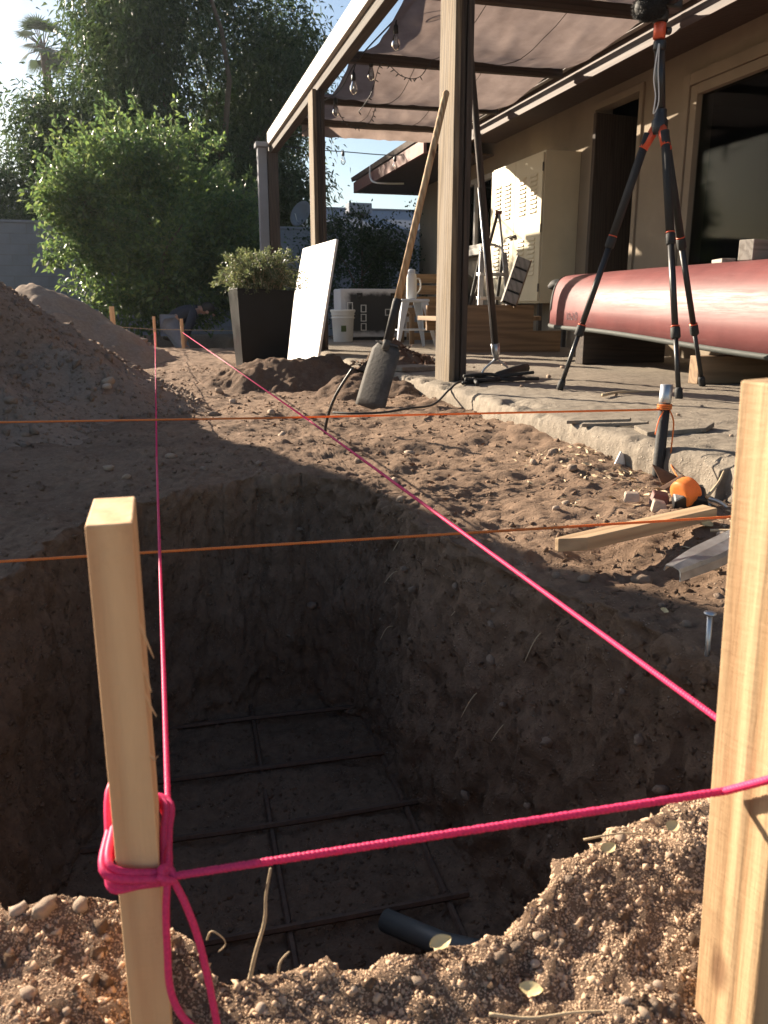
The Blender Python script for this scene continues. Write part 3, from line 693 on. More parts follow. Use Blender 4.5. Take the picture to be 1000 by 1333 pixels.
# door frame
obj('door_frame', MB().bb(HX - .02, HX + .12, 7.47, 7.53, .11, 2.36).bb(HX - .02, HX + .12, 6.67, 6.73, .11, 2.36).bb(HX - .02, HX + .12, 6.73, 7.47, 2.30, 2.36), M['stucco'], house, bevel=0.004)
obj('door', MB().box((HX + .30, 7.40, 1.2), (0.78, 0.045, 2.1), Matrix.Rotation(R(8), 3, 'Z')), M['darkwood'], house, bevel=0.004)
# roof, fascia and gutter
mb = MB(); mb.prism([(3.62, -3, 2.56), (7.6, -3, 3.75), (7.6, -3, 3.83), (3.55, -3, 2.62)], (0, 12.85, 0))
rf = obj('roof', mb, M['roofgrey'], house)
fb = bar('fascia', (3.60, -3, 2.46), (3.60, 9.9, 2.46), 0.04, 0.21, M['fascia'], house, roll=0)
obj('soffit', MB().bb(3.62, HX + 0.1, -3, 9.9, 2.44, 2.46), M['fascia'], house)
obj('gutter', MB().bb(3.52, 3.575, -3, 9.85, 2.50, 2.56), M['whitewood'], house, bevel=0.01)

# window in the far stretch of wall and the lower eave at the far end
w = obj('window', MB().bb(HX - .03, HX + .08, 9.66, 9.72, 1.25, 2.12).bb(HX - .03, HX + .08, 11.28, 11.34, 1.25, 2.12).bb(HX - .03, HX + .08, 9.72, 11.28, 2.06, 2.12).bb(HX - .03, HX + .08, 9.72, 11.28, 1.25, 1.31).bb(HX - .02, HX + .05, 10.47, 10.53, 1.31, 2.06), M['whitewood'], house)
obj('pane', MB().bb(HX + .02, HX + .026, 9.72, 11.28, 1.31, 2.06), M['glass'], w)
obj('window_sill', MB().bb(HX - .10, HX - .001, 9.60, 11.40, 1.17, 1.248), M['whitewood'], house, bevel=0.006)
bar('far_fascia', (3.22, 9.95, 2.38), (3.22, 13.6, 2.38), 0.04, 0.16, M['redfascia'], house)
obj('end_fascia', MB().prism([(3.24, 13.56, 2.30), (5.5, 13.56, 2.30), (5.5, 13.56, 3.2), (3.24, 13.56, 2.46)], (0, .04, 0)), M['redfascia'], house)
obj('far_soffit', MB().bb(3.242, 4.3, 9.95, 13.55, 2.31, 2.33), M['fascia'], house)
mb = MB(); mb.prism([(3.18, 9.9, 2.47), (5.5, 9.9, 3.16), (5.5, 9.9, 3.24), (3.16, 9.9, 2.53)], (0, 3.72, 0))
obj('far_roof', mb, M['fascia'], house)
obj('conduit', MB().tube(smooth_path([(3.16, 12.35, 2.52), (3.16, 12.35, 2.36), (3.22, 12.2, 2.27), (3.6, 12.1, 2.26)], 5), 0.014, 8), M['bucket'], house, smooth=True)

# ================================================================== NEIGHBOURS' ROOFS
def far_house(x0, x1, zr, ze, y, label, hip=1.4):
    t = thing('neighbour_house', ((x0 + x1) / 2, y, 0), label, 'house')
    obj('wall', MB().bb(x0 + .4, x1 - .4, y, y + 6, -.1, ze - .004), M['block'], t)
    mb = MB(); mb.add([(x0, y - .4, ze), (x1, y - .4, ze), (x1, y + 6.4, ze), (x0, y + 6.4, ze), (x0 + hip * .35, y + 3, zr), (x1 - hip * .35, y + 3, zr)], [(0, 1, 5, 4), (2, 3, 4, 5), (1, 2, 5), (3, 0, 4), (3, 2, 1, 0)])
    r = obj('roof', mb, M['roofgrey'], t)
    obj('ridge_cap', MB().bb(x0 + hip * .35, x1 - hip * .35, y + 2.9, y + 3.1, zr - .02, zr + .05), M['roofgrey'], r, bevel=.02)
    return t, r
fh, fr_ = far_house(4.6, 16.0, 4.25, 2.9, 30, 'neighbouring house roof of blue grey shingles seen under the pergola')
obj('roof_vent', MB().bb(5.85, 6.15, 32.2, 32.5, 4.1, 4.38), M['roofgrey'], fr_, bevel=.02)
obj('roof_vent', MB().bb(7.3, 8.2, 31.8, 32.4, 4.0, 4.36), M['roofgrey'], fr_, bevel=.03)
far_house(-9.0, -3.5, 4.2, 2.95, 30, 'neighbouring house roof of blue grey shingles at the left edge beyond the wall')
d = thing('satellite_dish', (3.02, 17.3, 2.0), 'round grey satellite dish standing above the block wall', 'dish')
obj('dish', MB().lathe([(0.005, 0), (0.10, .02), (0.2, .06), (0.26, .11), (0.27, .115), (0.255, .125), (0.2, .08), (0.1, .04), (0.005, .02)], (3.04, 17.35, 2.32), 20, (-.75, -.55, .35)), M['block'], d, smooth=True)
obj('mast', MB().tube([(3.1, 17.4, 0.0), (3.1, 17.4, 2.32)], .022, 8), M['steel'], d)
obj('feed_arm', MB().tube([(3.08, 17.35, 2.1), (2.86, 17.12, 2.2), (2.82, 17.1, 2.34)], .012, 6), M['steel'], d)

# ================================================================== PERGOLA
def post(name, x0, x1, y0, y1, z0, z1, mats, label, seams=3):
    t = thing(name, ((x0 + x1) / 2, (y0 + y1) / 2, z0), label, 'post')
    w = (x1 - x0) / seams
    for k in range(seams):
        dy = [0.0, 0.012, 0.005][k % 3]
        bar('plank', ((x0 + w * (k + .5)), (y0 + y1) / 2 + dy, z0), ((x0 + w * (k + .5)), (y0 + y1) / 2 + dy, z1 - 0.004 * k), w - 0.003, (y1 - y0) - 2 * dy, mats[k % len(mats)], t, bevel=0.004, wob=0.0)
    return t
p1 = post('pergola_post', 1.54, 1.648, 4.29, 4.53, 0.10, 2.40, [M['oldwood'], M['darkwood'], M['darkwood']], 'nearest weathered timber pergola post with the shovel leaning on it')  # front planks darker: shade of the unlit face put into the colour
p2 = post('pergola_post', 1.465, 1.58, 7.80, 8.02, 0.10, 2.40, [M['oldwood'], M['darkwood'], M['darkwood']], 'middle timber pergola post with the white board leaning on it')  # darker planks again carry the shade of the front
p3 = thing('pergola_post', (1.5, 11.1, 0), 'farthest pergola post of grey steel and brown timber beside the citrus tree', 'post')
obj('steel_post', MB().bb(1.36, 1.475, 10.98, 11.12, -.1, 2.46), M['block'], p3, bevel=.012)
obj('cap', MB().bb(1.335, 1.50, 10.95, 11.15, 2.46, 2.52), M['block'], p3, bevel=.01)
bar('plank', (1.55, 11.06, -.1), (1.55, 11.06, 2.42), 0.13, 0.13, M['darkwood'], p3)
perg = thing('pergola_roof', (2.5, 7.0, 2.3), 'white painted pergola beam with dark rafters holding the shade cloth', 'pergola')
bar('beam', (1.565, 2.6, 2.45), (1.565, 11.2, 2.45), 0.09, 0.10, M['darkwood'], perg, bevel=.005)
bar('painted_board', (1.505, 2.6, 2.56), (1.505, 11.0, 2.56), 0.04, 0.15, M['whitewood'], perg, bevel=.004)
bar('painted_board', (1.575, 2.6, 2.59), (1.575, 11.0, 2.59), 0.09, 0.05, M['whitewood'], perg, bevel=.004)
RAF = [4.0, 5.5, 7.0, 8.4, 9.35]
for y in RAF:
    bar('rafter', (1.612, y, 2.45), (3.50, y + 0.04, 2.47), 0.06, 0.075, M['darkwood'], perg, bevel=.004)
bar('ledger', (3.47, 2.6, 2.50), (3.47, 9.4, 2.50), 0.03, 0.03, M['darkwood'], perg, bevel=.003)
# the cloth: one sheet lying over the rafters and sagging between them
def cloth(name, y0, y1, x0, x1, sag, label, seed, valance=0.0):
    ny, nx = 46, 60; P = np.zeros((ny, nx, 3))
    v = np.linspace(0, 1, ny)[:, None]; u = np.linspace(0, 1, nx)[None, :]
    x = x0 + (x1 - x0) * u + 0 * v
    y = y0 + (y1 - y0) * v + 0 * u
    sg = sag * (1 + 0.35 * noise3(u * 3 + seed, 0, 0)) * np.sin(np.pi * np.clip(v, 0, 1)) ** 0.8 * (1 + 0.5 * (v - 0.5))
    z = 2.505 - sg + 0.016 * noise3(u * 9 + seed, v * 2.5, seed) * np.sin(np.pi * v) + 0.008 * noise3(u * 24, v * 6, seed)
    x = x - 0.035 * np.sin(np.pi * v) * (u < .5) * (1 - 2 * u) * -1 + 0.02 * noise3(v * 6, seed, 0.3) * ((u < .1) | (u > .9))
    z = z + 0.03 * np.sin(np.pi * v) * np.abs(2 * u - 1) ** 6
    P[..., 0] = x; P[..., 1] = y; P[..., 2] = z
    V = P.reshape(-1, 3); i = np.arange(ny * nx).reshape(ny, nx)
    F = np.stack([i[:-1, :-1], i[:-1, 1:], i[1:, 1:], i[1:, :-1]], -1).reshape(-1, 4)
    t = np_obj(name, V, F, M['fabric'], label=label, cat='shade cloth', group='shade cloth strips of the pergola')
    for uu in (0.33, 0.67):      # stitched seams
        j = int(uu * (nx - 1)); mbs = MB().tube([V[i[k, j]] - np.array((0, 0, .004)) for k in range(0, ny, 3)], 0.003, 4)
        obj('seam', mbs, M['darkwood'], t)
    if valance:
        W = np.zeros((12, nx, 3))
        for k in range(12):
            f = k / 11
            W[k, :, 0] = P[-1, :, 0]; W[k, :, 1] = y1 + 0.012 + 0.02 * noise3(u[0] * 12, f * 2, seed); W[k, :, 2] = P[-1, :, 2] - f * valance + 0.01 * f * noise3(u[0] * 14, 0, seed)
        V2 = W.reshape(-1, 3); i2 = np.arange(12 * nx).reshape(12, nx)
        F2 = np.stack([i2[:-1, :-1], i2[:-1, 1:], i2[1:, 1:], i2[1:, :-1]], -1).reshape(-1, 4)
        np_obj('valance', V2, F2, M['fabric'], t)
    return t
cloth('shade_cloth', 2.7, 4.0, 1.66, 3.42, 0.10, 'brown shade cloth strip directly overhead, nearest the camera', 4.2)
cloth('shade_cloth', 4.0, 5.5, 1.67, 3.42, 0.11, 'brown shade cloth strip above the nearest pergola post', 0.7)
cloth('shade_cloth', 5.5, 7.0, 1.68, 3.42, 0.12, 'brown shade cloth strip just beyond the nearest pergola post', 2.1)
cloth('shade_cloth', 7.0, 8.4, 1.64, 3.40, 0.15, 'sagging brown shade cloth strip above the middle pergola post', 5.3)
cloth('shade_cloth', 8.4, 9.35, 1.64, 3.40, 0.10, 'farthest brown shade cloth strip with a hanging end', 8.8, 0.20)

# ================================================================== STRING LIGHTS
def string_lights(pts, bulbs, label, drop=0.05):
    t = thing('string_lights', pts[0], label, 'string lights')
    path = smooth_path(pts, 8)
    obj('cable', MB().tube(path, 0.006, 6), M['black'], t, smooth=True)
    for (x, y, z) in bulbs:
        sk = obj('socket', MB().lathe([(.005, .10), (.009, .085), (.017, .075), (.019, .03), (.016, 0.025)], (x, y, z), 12), M['black'], t, smooth=True)
        near = min(path, key=lambda p: (p - Vector((x, y, z + .1))).length)
        obj('lead', MB().tube([(x, y, z + .095), tuple((near + Vector((x, y, z + .12))) / 2), tuple(near)], 0.004, 6), M['black'], t)
        b = obj('bulb', MB().lathe([(.012, .03), (.015, .018), (.026, -.012), (.031, -.035), (.028, -.055), (.016, -.072), (.004, -.08)], (x, y, z), 14), M['bulb'], t, smooth=True)
        obj('filament', MB().tube([(x - .007, y, z + .01), (x - .006, y, z - .04), (x, y, z - .015), (x + .006, y, z - .04), (x + .007, y, z + .01)], .0012, 4), M['alu'], b)
string_lights([(1.86, 5.0, 2.62), (1.80, 5.5, 2.50), (1.74, 6.0, 2.46), (1.69, 7.0, 2.44), (1.66, 7.6, 2.34), (1.64, 8.5, 2.42), (1.66, 9.2, 2.34), (1.62, 10.2, 2.44)],
              [(1.905, 6.0, 2.52), (1.72, 6.0, 2.32), (1.80, 7.0, 2.37), (1.655, 7.0, 2.26), (1.72, 8.0, 2.30), (1.66, 8.9, 2.26)], 'black string lights with clear bulbs looped along the inner side of the pergola beam')
string_lights([(1.66, 10.75, 2.44), (2.0, 10.8, 2.43), (2.45, 10.8, 2.42), (3.1, 10.8, 2.41), (3.55, 10.6, 2.45)], [(2.41, 10.8, 2.345), (3.09, 10.8, 2.31)], 'black string lights with two clear bulbs hung across the far end of the pergola')
def garland(pts, label):
    t = thing('fairy_lights', pts[0], label, 'fairy lights')
    path = smooth_path(pts, 10)
    obj('wire', MB().tube(path, 0.0035, 5), M['black'], t)
    mb = MB()
    for i in range(2, len(path), 2):
        p = path[i]; d = Vector((random.uniform(-1, 1), random.uniform(-1, 1), random.uniform(-1, .3))).normalized() * 0.035
        mb.tube([p, p + d * .5, p + d], [.003, .005, .002], 5)
    o_ = obj('bulbs', mb, M['black'], t); o_['kind'] = 'stuff'
garland([(2.62, 6.85, 2.62), (2.33, 6.9, 2.50), (2.2, 6.95, 2.34), (2.05, 6.95, 2.33), (1.88, 6.95, 2.42), (1.80, 7.0, 2.20), (1.72, 7.1, 2.08)], 'thin dark fairy lights dangling below the middle shade cloth')
garland([(2.18, 8.3, 2.40), (2.12, 8.3, 2.26), (1.98, 8.3, 2.20), (1.86, 8.3, 2.26), (1.78, 8.3, 2.40)], 'thin dark fairy lights hanging in one loop farther along the pergola')

# ================================================================== TREES AND SHRUBS
def leaf_mesh(pts, dirs, L, W, droop=0.0):
    n = len(pts)
    d = dirs / (np.linalg.norm(dirs, axis=1)[:, None] + 1e-9)
    r = rng.normal(size=(n, 3)); s = np.cross(d, r); s /= np.linalg.norm(s, axis=1)[:, None] + 1e-9
    nn = np.cross(s, d)
    L = np.broadcast_to(L, n)[:, None]; W = np.broadcast_to(W, n)[:, None]
    a = pts; b = pts + d * L * 0.45 + s * W * 0.5 + nn * W * 0.12; c = pts + d * L - np.array([0, 0, 1]) * droop * L; e = pts + d * L * 0.45 - s * W * 0.5 + nn * W * 0.12
    V = np.stack([a, b, c, e], 1).reshape(-1, 3)
    o = np.arange(n) * 4
    F = np.concatenate([np.stack([o, o + 1, o + 2], -1), np.stack([o, o + 2, o + 3], -1)])
    return V, F
def knobbly(blobs, k, lo=.2, hi=.55):
    out = []
    for b in blobs:
        out.append((b[0], b[1], b[2], b[3] * .82, b[4] * .82, b[5] * .82))
        for i in range(k):
            d = rng.normal(size=3); d /= np.linalg.norm(d); s = rng.uniform(lo, hi)
            out.append((b[0] + d[0] * b[3] * .8, b[1] + d[1] * b[4] * .8, b[2] + d[2] * b[5] * .8, b[3] * s, b[4] * s, b[5] * s * 1.1))
    return out
def clumps(n, blobs, shell=0.55):
    """clump centres in a union of ellipsoids, denser towards the outside"""
    w = np.array([b[3] * b[4] * b[5] for b in blobs]) ** (2 / 3); k = rng.choice(len(blobs), n, p=w / w.sum())
    B_ = np.array(blobs)[k]
    d = rng.normal(size=(n, 3)); d /= np.linalg.norm(d, axis=1)[:, None]
    r = (shell + (1 - shell) * rng.uniform(size=n) ** 0.6) * (1 + 0.06 * rng.normal(size=n))
    return B_[:, :3] + d * r[:, None] * B_[:, 3:6], d
def tree(name, base, blobs, nclump, per, L, W, spread, droop, mat, label, trunk_r, cat='tree', limbs=26, shell=0.55, dirup=0.25, out=0.8, knob=6):
    blobs = knobbly(blobs, knob)
    t = thing(name, base, label, cat)
    C, D = clumps(nclump, blobs, shell)
    b = Vector(base)
    mean = Vector(C.mean(0))
    mb = MB(); top = Vector((b.x * .4 + mean.x * .6, b.y * .4 + mean.y * .6, mean.z * 0.6))
    path = smooth_path([b, b.lerp(top, .35) + Vector((.08, 0, 0)) * trunk_r * 8, b.lerp(top, .7) - Vector((.06, .05, 0)) * trunk_r * 8, top], 4)
    mb.tube(path, list(np.linspace(trunk_r * 1.25, trunk_r * .6, len(path))), 10)
    obj('trunk', mb, M['bark'], t, smooth=True)
    for k in range(limbs):
        c = Vector(C[rng.integers(nclump)]); st = path[rng.integers(len(path) // 3, len(path))]
        m1 = st.lerp(c, .5) + Vector((rng.normal() * .15, rng.normal() * .15, .12)) * (c - st).length * .5
        lm = MB().tube(smooth_path([st, m1, c], 4), list(np.linspace(trunk_r * .42, trunk_r * .06, 9)), 6)
        obj('branch', lm, M['bark'], t, smooth=True)
    cc = np.repeat(C, per, 0); dd = np.repeat(D, per, 0); n = len(cc)
    off = rng.normal(size=(n, 3)) * spread
    pts = cc + off
    dirs = dd * out + rng.normal(size=(n, 3)) * 0.7 + np.array([0, 0, dirup])
    V, F = leaf_mesh(pts, dirs, L * rng.uniform(.6, 1.25, n), W * rng.uniform(.7, 1.2, n), droop)
    np_obj('crown', V, F, mat, t, smooth=False)
    return t
tree('evergreen_tree', (0.9, 18.9, 0), [(0.9, 19.2, 5.2, 2.8, 2.3, 3.6), (-0.7, 18.9, 4.2, 1.2, 1.4, 2.2), (2.6, 19.0, 4.9, 1.4, 1.5, 1.7), (0.4, 19.0, 2.6, 3.0, 1.6, 1.9), (-2.5, 18.7, 2.9, 1.2, 1.2, 1.0), (-1.6, 18.9, 3.5, 1.1, 1.2, 1.2), (2.95, 18.7, 2.9, 0.75, 0.8, 1.0), (0.9, 19.2, 7.9, 2.3, 2.0, 1.8), (0.3, 19.0, 6.3, 1.3, 1.3, 1.5)],
     2700, 62, 0.15, 0.035, (0.21, 0.21, 0.24), 0.35, M['leaf_big'], 'tall dark evergreen tree filling the upper left behind the bush', 0.22, shell=0.25, dirup=-0.35, out=0.4)
tree('citrus_tree', (0.2, 13.9, 0), [(0.1, 13.9, 1.75, 1.55, 1.4, 1.35), (-0.55, 13.7, 2.35, 0.85, 0.8, 0.75), (0.8, 13.8, 1.95, 0.8, 0.8, 0.7), (1.25, 13.8, 1.2, 0.75, 0.7, 0.85), (-1.05, 13.7, 1.65, 0.55, 0.6, 0.7), (0.15, 13.8, 2.75, 0.65, 0.65, 0.55), (0.3, 13.6, 0.85, 1.4, 1.0, 0.7)],
     1250, 40, 0.10, 0.044, (0.105, 0.105, 0.10), 0.15, M['leaf_citrus'], 'dense bright green citrus tree behind the crouching person', 0.10, shell=0.55, dirup=0.35, out=0.9)
def shoots(t, blobs, n, L, W, mat):
    C, D = clumps(n, blobs, 0.95); P = []; Q = []; mb = MB()
    for c, d in zip(C, D):
        if d[2] < -.2: continue
        up = Vector(d) * .7 + Vector((rng.normal() * .25, rng.normal() * .25, .55)); ln = rng.uniform(.15, .45); c = Vector(c) - Vector(d) * .08
        mb.tube([c, c + up * ln * .5, c + up * ln], [.006, .004, .002], 4)
        for k in range(int(10 + ln * 40)):
            f = rng.uniform(.1, 1); P.append(tuple(c + up * (ln * f) + Vector(rng.normal(size=3)) * .02)); Q.append(tuple(up.normalized() * .5 + Vector(rng.normal(size=3)) * .7))
    obj('shoot_stems', mb, M['bark'], t)['kind'] = 'stuff'
    V, F = leaf_mesh(np.array(P), np.array(Q), L, W, .15); np_obj('shoots', V, F, mat, t, smooth=False)
ct_ = [o for o in COL.objects if o.name.startswith('citrus_tree')][0]
shoots(ct_, [(0.1, 13.9, 1.75, 1.45, 1.3, 1.45), (-0.55, 13.7, 2.35, 0.85, 0.8, 0.75), (0.75, 13.8, 2.2, 0.85, 0.8, 0.75), (0.2, 13.8, 2.65, 0.75, 0.7, 0.6), (-1.05, 13.7, 1.65, 0.6, 0.6, 0.7)], 170, .10, .042, M['leaf_citrus'])
tree('dark_shrub', (3.2, 12.6, 0), [(2.9, 12.6, 0.95, 0.75, 0.5, 0.75), (3.6, 12.8, 1.1, 0.8, 0.5, 0.8), (2.3, 12.7, 0.8, 0.5, 0.4, 0.55), (3.2, 12.7, 1.55, 0.35, 0.3, 0.45), (2.75, 12.7, 1.6, 0.12, .12, .3), (2.45, 12.7, 1.5, .1, .1, .35)],
     420, 36, 0.06, 0.032, (0.075, 0.075, 0.08), 0.1, M['leaf_dark'], 'dark leafy shrub in shade behind the patio furniture', 0.04, 'shrub', 10, 0.4, 0.4, 0.6)
tree('low_shrub', (-2.6, 17.6, 1.2), [(-2.6, 17.7, 2.0, 0.9, 0.3, 0.28), (-1.9, 17.7, 2.05, 0.5, 0.3, 0.22)], 90, 40, 0.08, 0.03, (0.1, 0.1, 0.07), 0.2, M['leaf_big'], 'grey green shrub showing above the block wall at the left edge', 0.03, 'shrub', 5, 0.3, 0.1, 0.5)
# fan palm far behind
def palm():
    t = thing('palm_tree', (-4.3, 45, 0), 'fan palm far away against the bright sky at top left', 'palm tree')
    obj('trunk', MB().tube(smooth_path([(-4.5, 45, 0), (-4.3, 45, 5), (-4.2, 45, 9), (-4.25, 45, 12.2)], 4), .2, 10), M['bark'], t, smooth=True)
    for k in range(34):
        az = rng.uniform(0, 6.28); el = rng.uniform(-1.1, 1.2)
        d = Vector((math.cos(az) * math.cos(el), math.sin(az) * math.cos(el), math.sin(el)))
        hub = Vector((-4.25, 45, 12.4)) + d * 0.75
        side = d.cross(Vector((0, 0, 1))).normalized(); nrm = side.cross(d)
        vs = [hub]; fs = []
        for j in range(15):
            a = -1.25 + 2.5 * j / 14; q = d * math.cos(a) + side * math.sin(a)
            tip = hub + q * (0.75 + .1 * rng.uniform()) + Vector((0, 0, -.18)); w = nrm.cross(q).normalized() * .035
            o_ = len(vs); vs += [hub + q * .4 + w, tip, hub + q * .4 - w]; fs += [(0, o_, o_ + 1, o_ + 2)]
        fr = obj('frond', MB().add(vs, fs), M['leaf_palm'], t)
        obj('stem', MB().tube([(-4.25, 45, 12.3), hub], .025, 5), M['bark'], fr)
palm()

# ================================================================== PLANTER
def planter():
    t = thing('planter', (0.73, 6.2, 0.02), 'tall black square planter flaring upward with a straggly green shrub', 'planter')
    def ring(z, h):
        f = max(0.0, (z - 0.03) / 0.6); w = 0.150 + 0.045 * f ** 0.7 + 0.012 * f * f
        return [Vector((0.735 + sx * (w + h), 6.22 + sy * (w + h), z)) for sx, sy in ((-1, -1), (1, -1), (1, 1), (-1, 1))]
    mb = MB(); zs = [0.0, .1, .2, .3, .4, .5, .58, .645]
    rings = [ring(z, 0) for z in zs] + [ring(.645, -.022), ring(.56, -.025)]
    # rotate a little so the lit side shows
    q = Matrix.Rotation(R(4), 3, 'Z'); c = Vector((0.735, 6.22, 0)); q = q @ Matrix.Rotation(R(2.0), 3, 'Y')
    rings = [[c + q @ (p - c) for p in r] for r in rings]
    vs = [p for r in rings for p in r]; n = len(rings)
    fs = [(i * 4 + k, i * 4 + (k + 1) % 4, i * 4 + 4 + (k + 1) % 4, i * 4 + 4 + k) for i in range(n - 1) for k in range(4)]
    obj('pot', mb.add(vs, fs), M['planter'], t, bevel=.004)
    obj('soil', MB().prism([c + q @ (p - c) for p in ring(.57, -.03)], (0, 0, .02)), M['damp'], t)
    # sprigs with small leaves
    mb = MB(); P = []; D = []
    for k in range(190):
        an = rng.uniform(0, 6.28); r0 = rng.uniform(0, .13); reach = rng.uniform(.05, .24)
        b0 = Vector((0.75 + r0 * math.cos(an), 6.2 + r0 * math.sin(an), .58))
        up = rng.uniform(.14, .34) * (1.0 - 1.2 * max(0, reach - .15))
        m = b0 + Vector((math.cos(an) * reach * .4, math.sin(an) * reach * .4, up * .75))
        e = b0 + Vector((math.cos(an) * reach, math.sin(an) * reach, up * (1.0 if reach < .15 else rng.uniform(.3, 1.0))))
        pth = smooth_path([b0, m, e], 5); mb.tube(pth, list(np.linspace(.003, .001, len(pth))), 4)
        for i in range(2, len(pth)):
            for j in range(5):
                P.append(tuple(pth[i] + Vector((rng.normal(), rng.normal(), rng.normal())) * .012)); dv = (pth[i] - pth[i - 1]).normalized() * .7 + Vector((rng.normal(), rng.normal(), rng.normal())) * .6; D.append(tuple(dv))
    obj('stems', mb, M['twig'], t)
    V, F = leaf_mesh(np.array(P), np.array(D), .024, .011)
    np_obj('foliage', V, F, M['leaf_herb'], t, smooth=False)
planter()

# ================================================================== WHITE BOARD leaning on the middle post
a, b = Vector((1.125, 7.66, .02)), Vector((1.285, 6.80, .02)); tA, tB = Vector((1.34, 7.62, 1.03)), Vector((1.49, 6.88, 1.06))
nr = (b - a).cross(tA - a).normalized() * 0.022
m, nt, b_ = _mat('scuffed_white_paint'); v_ = _coord(nt)
n1 = _noise(nt, v_, 4, 8, .7); n2 = _noise(nt, v_, 26, 8, .8)
r1 = _ramp(nt, n1.outputs[0], [(.3, (.62, .60, .57)), (.7, (.74, .73, .71))]); f1 = _ramp(nt, n2.outputs[0], [(.62, (0, 0, 0)), (.72, (.75, .75, .75))])
mm = _n(nt, 'ShaderNodeMix', data_type='RGBA'); nt.links.new(f1.outputs[0], mm.inputs[0]); nt.links.new(r1.outputs[0], mm.inputs[6]); mm.inputs[7].default_value = (.30, .22, .16, 1)
nt.links.new(mm.outputs[2], b_.inputs['Base Color']); b_.inputs['Roughness'].default_value = .6
M['white'] = m
obj('white_board', MB().hexa([a, b, b + nr, a + nr], [tA, tB, tB + nr, tA + nr]), M['white'], bevel=.003, label='bright white flat panel leaning against the middle pergola post', cat='board')

# ================================================================== CANOE
m, nt, b_ = _mat('maroon_hull'); v = _coord(nt)
n1 = _noise(nt, v, 3, 8, .65); vs_ = _coord(nt, 'Object', (6, .35, 6)); n2 = _noise(nt, vs_, 9, 8, .75)
r1 = _ramp(nt, n1.outputs[0], [(.3, (.13, .04, .042)), (.7, (.21, .068, .066))]); sc = _ramp(nt, n2.outputs[0], [(.6, (0, 0, 0)), (.75, (.3, .3, .3))])
mm = _n(nt, 'ShaderNodeMix', data_type='RGBA'); nt.links.new(sc.outputs[0], mm.inputs[0]); nt.links.new(r1.outputs[0], mm.inputs[6]); mm.inputs[7].default_value = (.5, .32, .3, 1)
nt.links.new(mm.outputs[2], b_.inputs['Base Color'])
rr_ = _ramp(nt, n2.outputs[0], [(.35, (.46,) * 3), (.75, (.7,) * 3)]); nt.links.new(rr_.outputs[0], b_.inputs['Roughness'])
M['maroon'] = m
b_.inputs['Specular IOR Level'].default_value = .35
M['gunwale'] = m_plain('dull_green_gunwale', (.045, .05, .045), .75, .3, 12, .2, 80)
def canoe():
    t = thing('canoe', (3.3, 4.1, .12), 'upturned maroon canoe resting on timber blocks along the patio', 'canoe')
    Yf, Yn, cx = 6.62, 1.6, 3.32
    ns, nk = 60, 22; P = []
    def sec(s):
        y = Yf + (Yn - Yf) * s
        e = min(s, 1 - s) * 2
        bw = 0.46 * (1 - (1 - min(1, e / .9)) ** 2.6) + 0.02
        zg = 0.375 - 0.095 * sst(0.25, .75, s) + 0.0
        zk = zg + (0.77 - zg) * 1.0
        endf = 1 - (1 - min(1, e / .16)) ** 2.4
        zk = zg + (0.77 - 0.0 - zg) * (0.25 + 0.75 * endf ** .8)
        return y, bw, float(zg), float(zk)
    for i in range(ns):
        s = i / (ns - 1); s = 0.5 - 0.5 * math.cos(math.pi * s); y, bw, zg, zk = sec(s); row = []
        for k in range(nk):
            a = math.pi * k / (nk - 1); cxp = -math.cos(a); sz = math.sin(a)
            px = abs(cxp) ** 0.62 * (1 if cxp > 0 else -1); pz = sz ** 0.62 if sz > 0 else 0
            row.append((cx + bw * px, y, zg + (zk - zg) * pz))
        P.append(row)
    hull = obj('hull', MB().grid(P), M['maroon'], t, smooth=True, recalc=True, solid=.008)
    for sd, nm in ((0, -1), (nk - 1, 1)):
        path = [Vector(P[i][sd]) + Vector((nm * .006, 0, -.004)) for i in range(ns)]
        obj('gunwale', MB().tube(path, .014, 6, flat=1.2), M['gunwale'], t, smooth=True)
    # dark plates over both stems
    for lo, hi, sg in ((0, 11, 1), (ns - 11, ns, -1)):
        rows = [[(cx + (q[0] - cx) * 1.02 + (.005 if q[0] > cx else -.005), q[1] + sg * .007, q[2] + .005) for q in P[i][1:nk - 1]] for i in range(lo, hi)]
        obj('stem_plate', MB().grid(rows), M['blackmat'], t, smooth=True, solid=.003)
    # worn upside-down pale lettering near the far end, too small to read
    for k, (dx, h) in enumerate([(0, .05), (.03, .05), (.06, .05), (.09, .03), (.12, .05), (.155, .055), (.185, .055)]):
        y = 5.62 - dx * 1.2; s = (Yf - y) / (Yf - Yn); _, bw, zg, zk = sec(s)
        def hp(zz):
            f = min(.99, max(0, (zz - zg) / (zk - zg))); ang = math.asin(min(1, f ** (1 / .62))); return cx - bw * (math.cos(ang) ** .62) - .009
        pts = [(hp(.43 + q * h), y - (.012 if (k + j) % 2 else 0), .43 + q * h) for j, q in enumerate((0, .5, 1))]
        obj('lettering', MB().tube(pts, .0028, 4), M['bucket'], hull)
    # thwart seen underneath
    bar('thwart', (2.9, 4.6, .345), (3.74, 4.6, .345), .05, .02, M['plank'], t)
canoe()
def block(name, c, size, rz, mat, label, cat='timber block'):
    q = Matrix.Rotation(rz, 3, 'Z'); ax = q @ Vector((size[0] / 2, 0, 0)); c = Vector(c)
    return bar(name, c - ax, c + ax, size[1], size[2], mat, bevel=.004, label=label, cat=cat) if False else bar(name, c - ax, c + ax, size[2], size[1], mat, roll=math.pi / 2, bevel=.004, label=label, cat=cat)
block('timber_block', (3.32, 3.80, .194), (1.1, .09, .148), R(-4), M['plank'], 'short squared timber under the near part of the canoe')
block('timber_block', (3.30, 5.45, .235), (0.7, .10, .23), R(3), M['darkwood'], 'dark timber under the far part of the canoe')
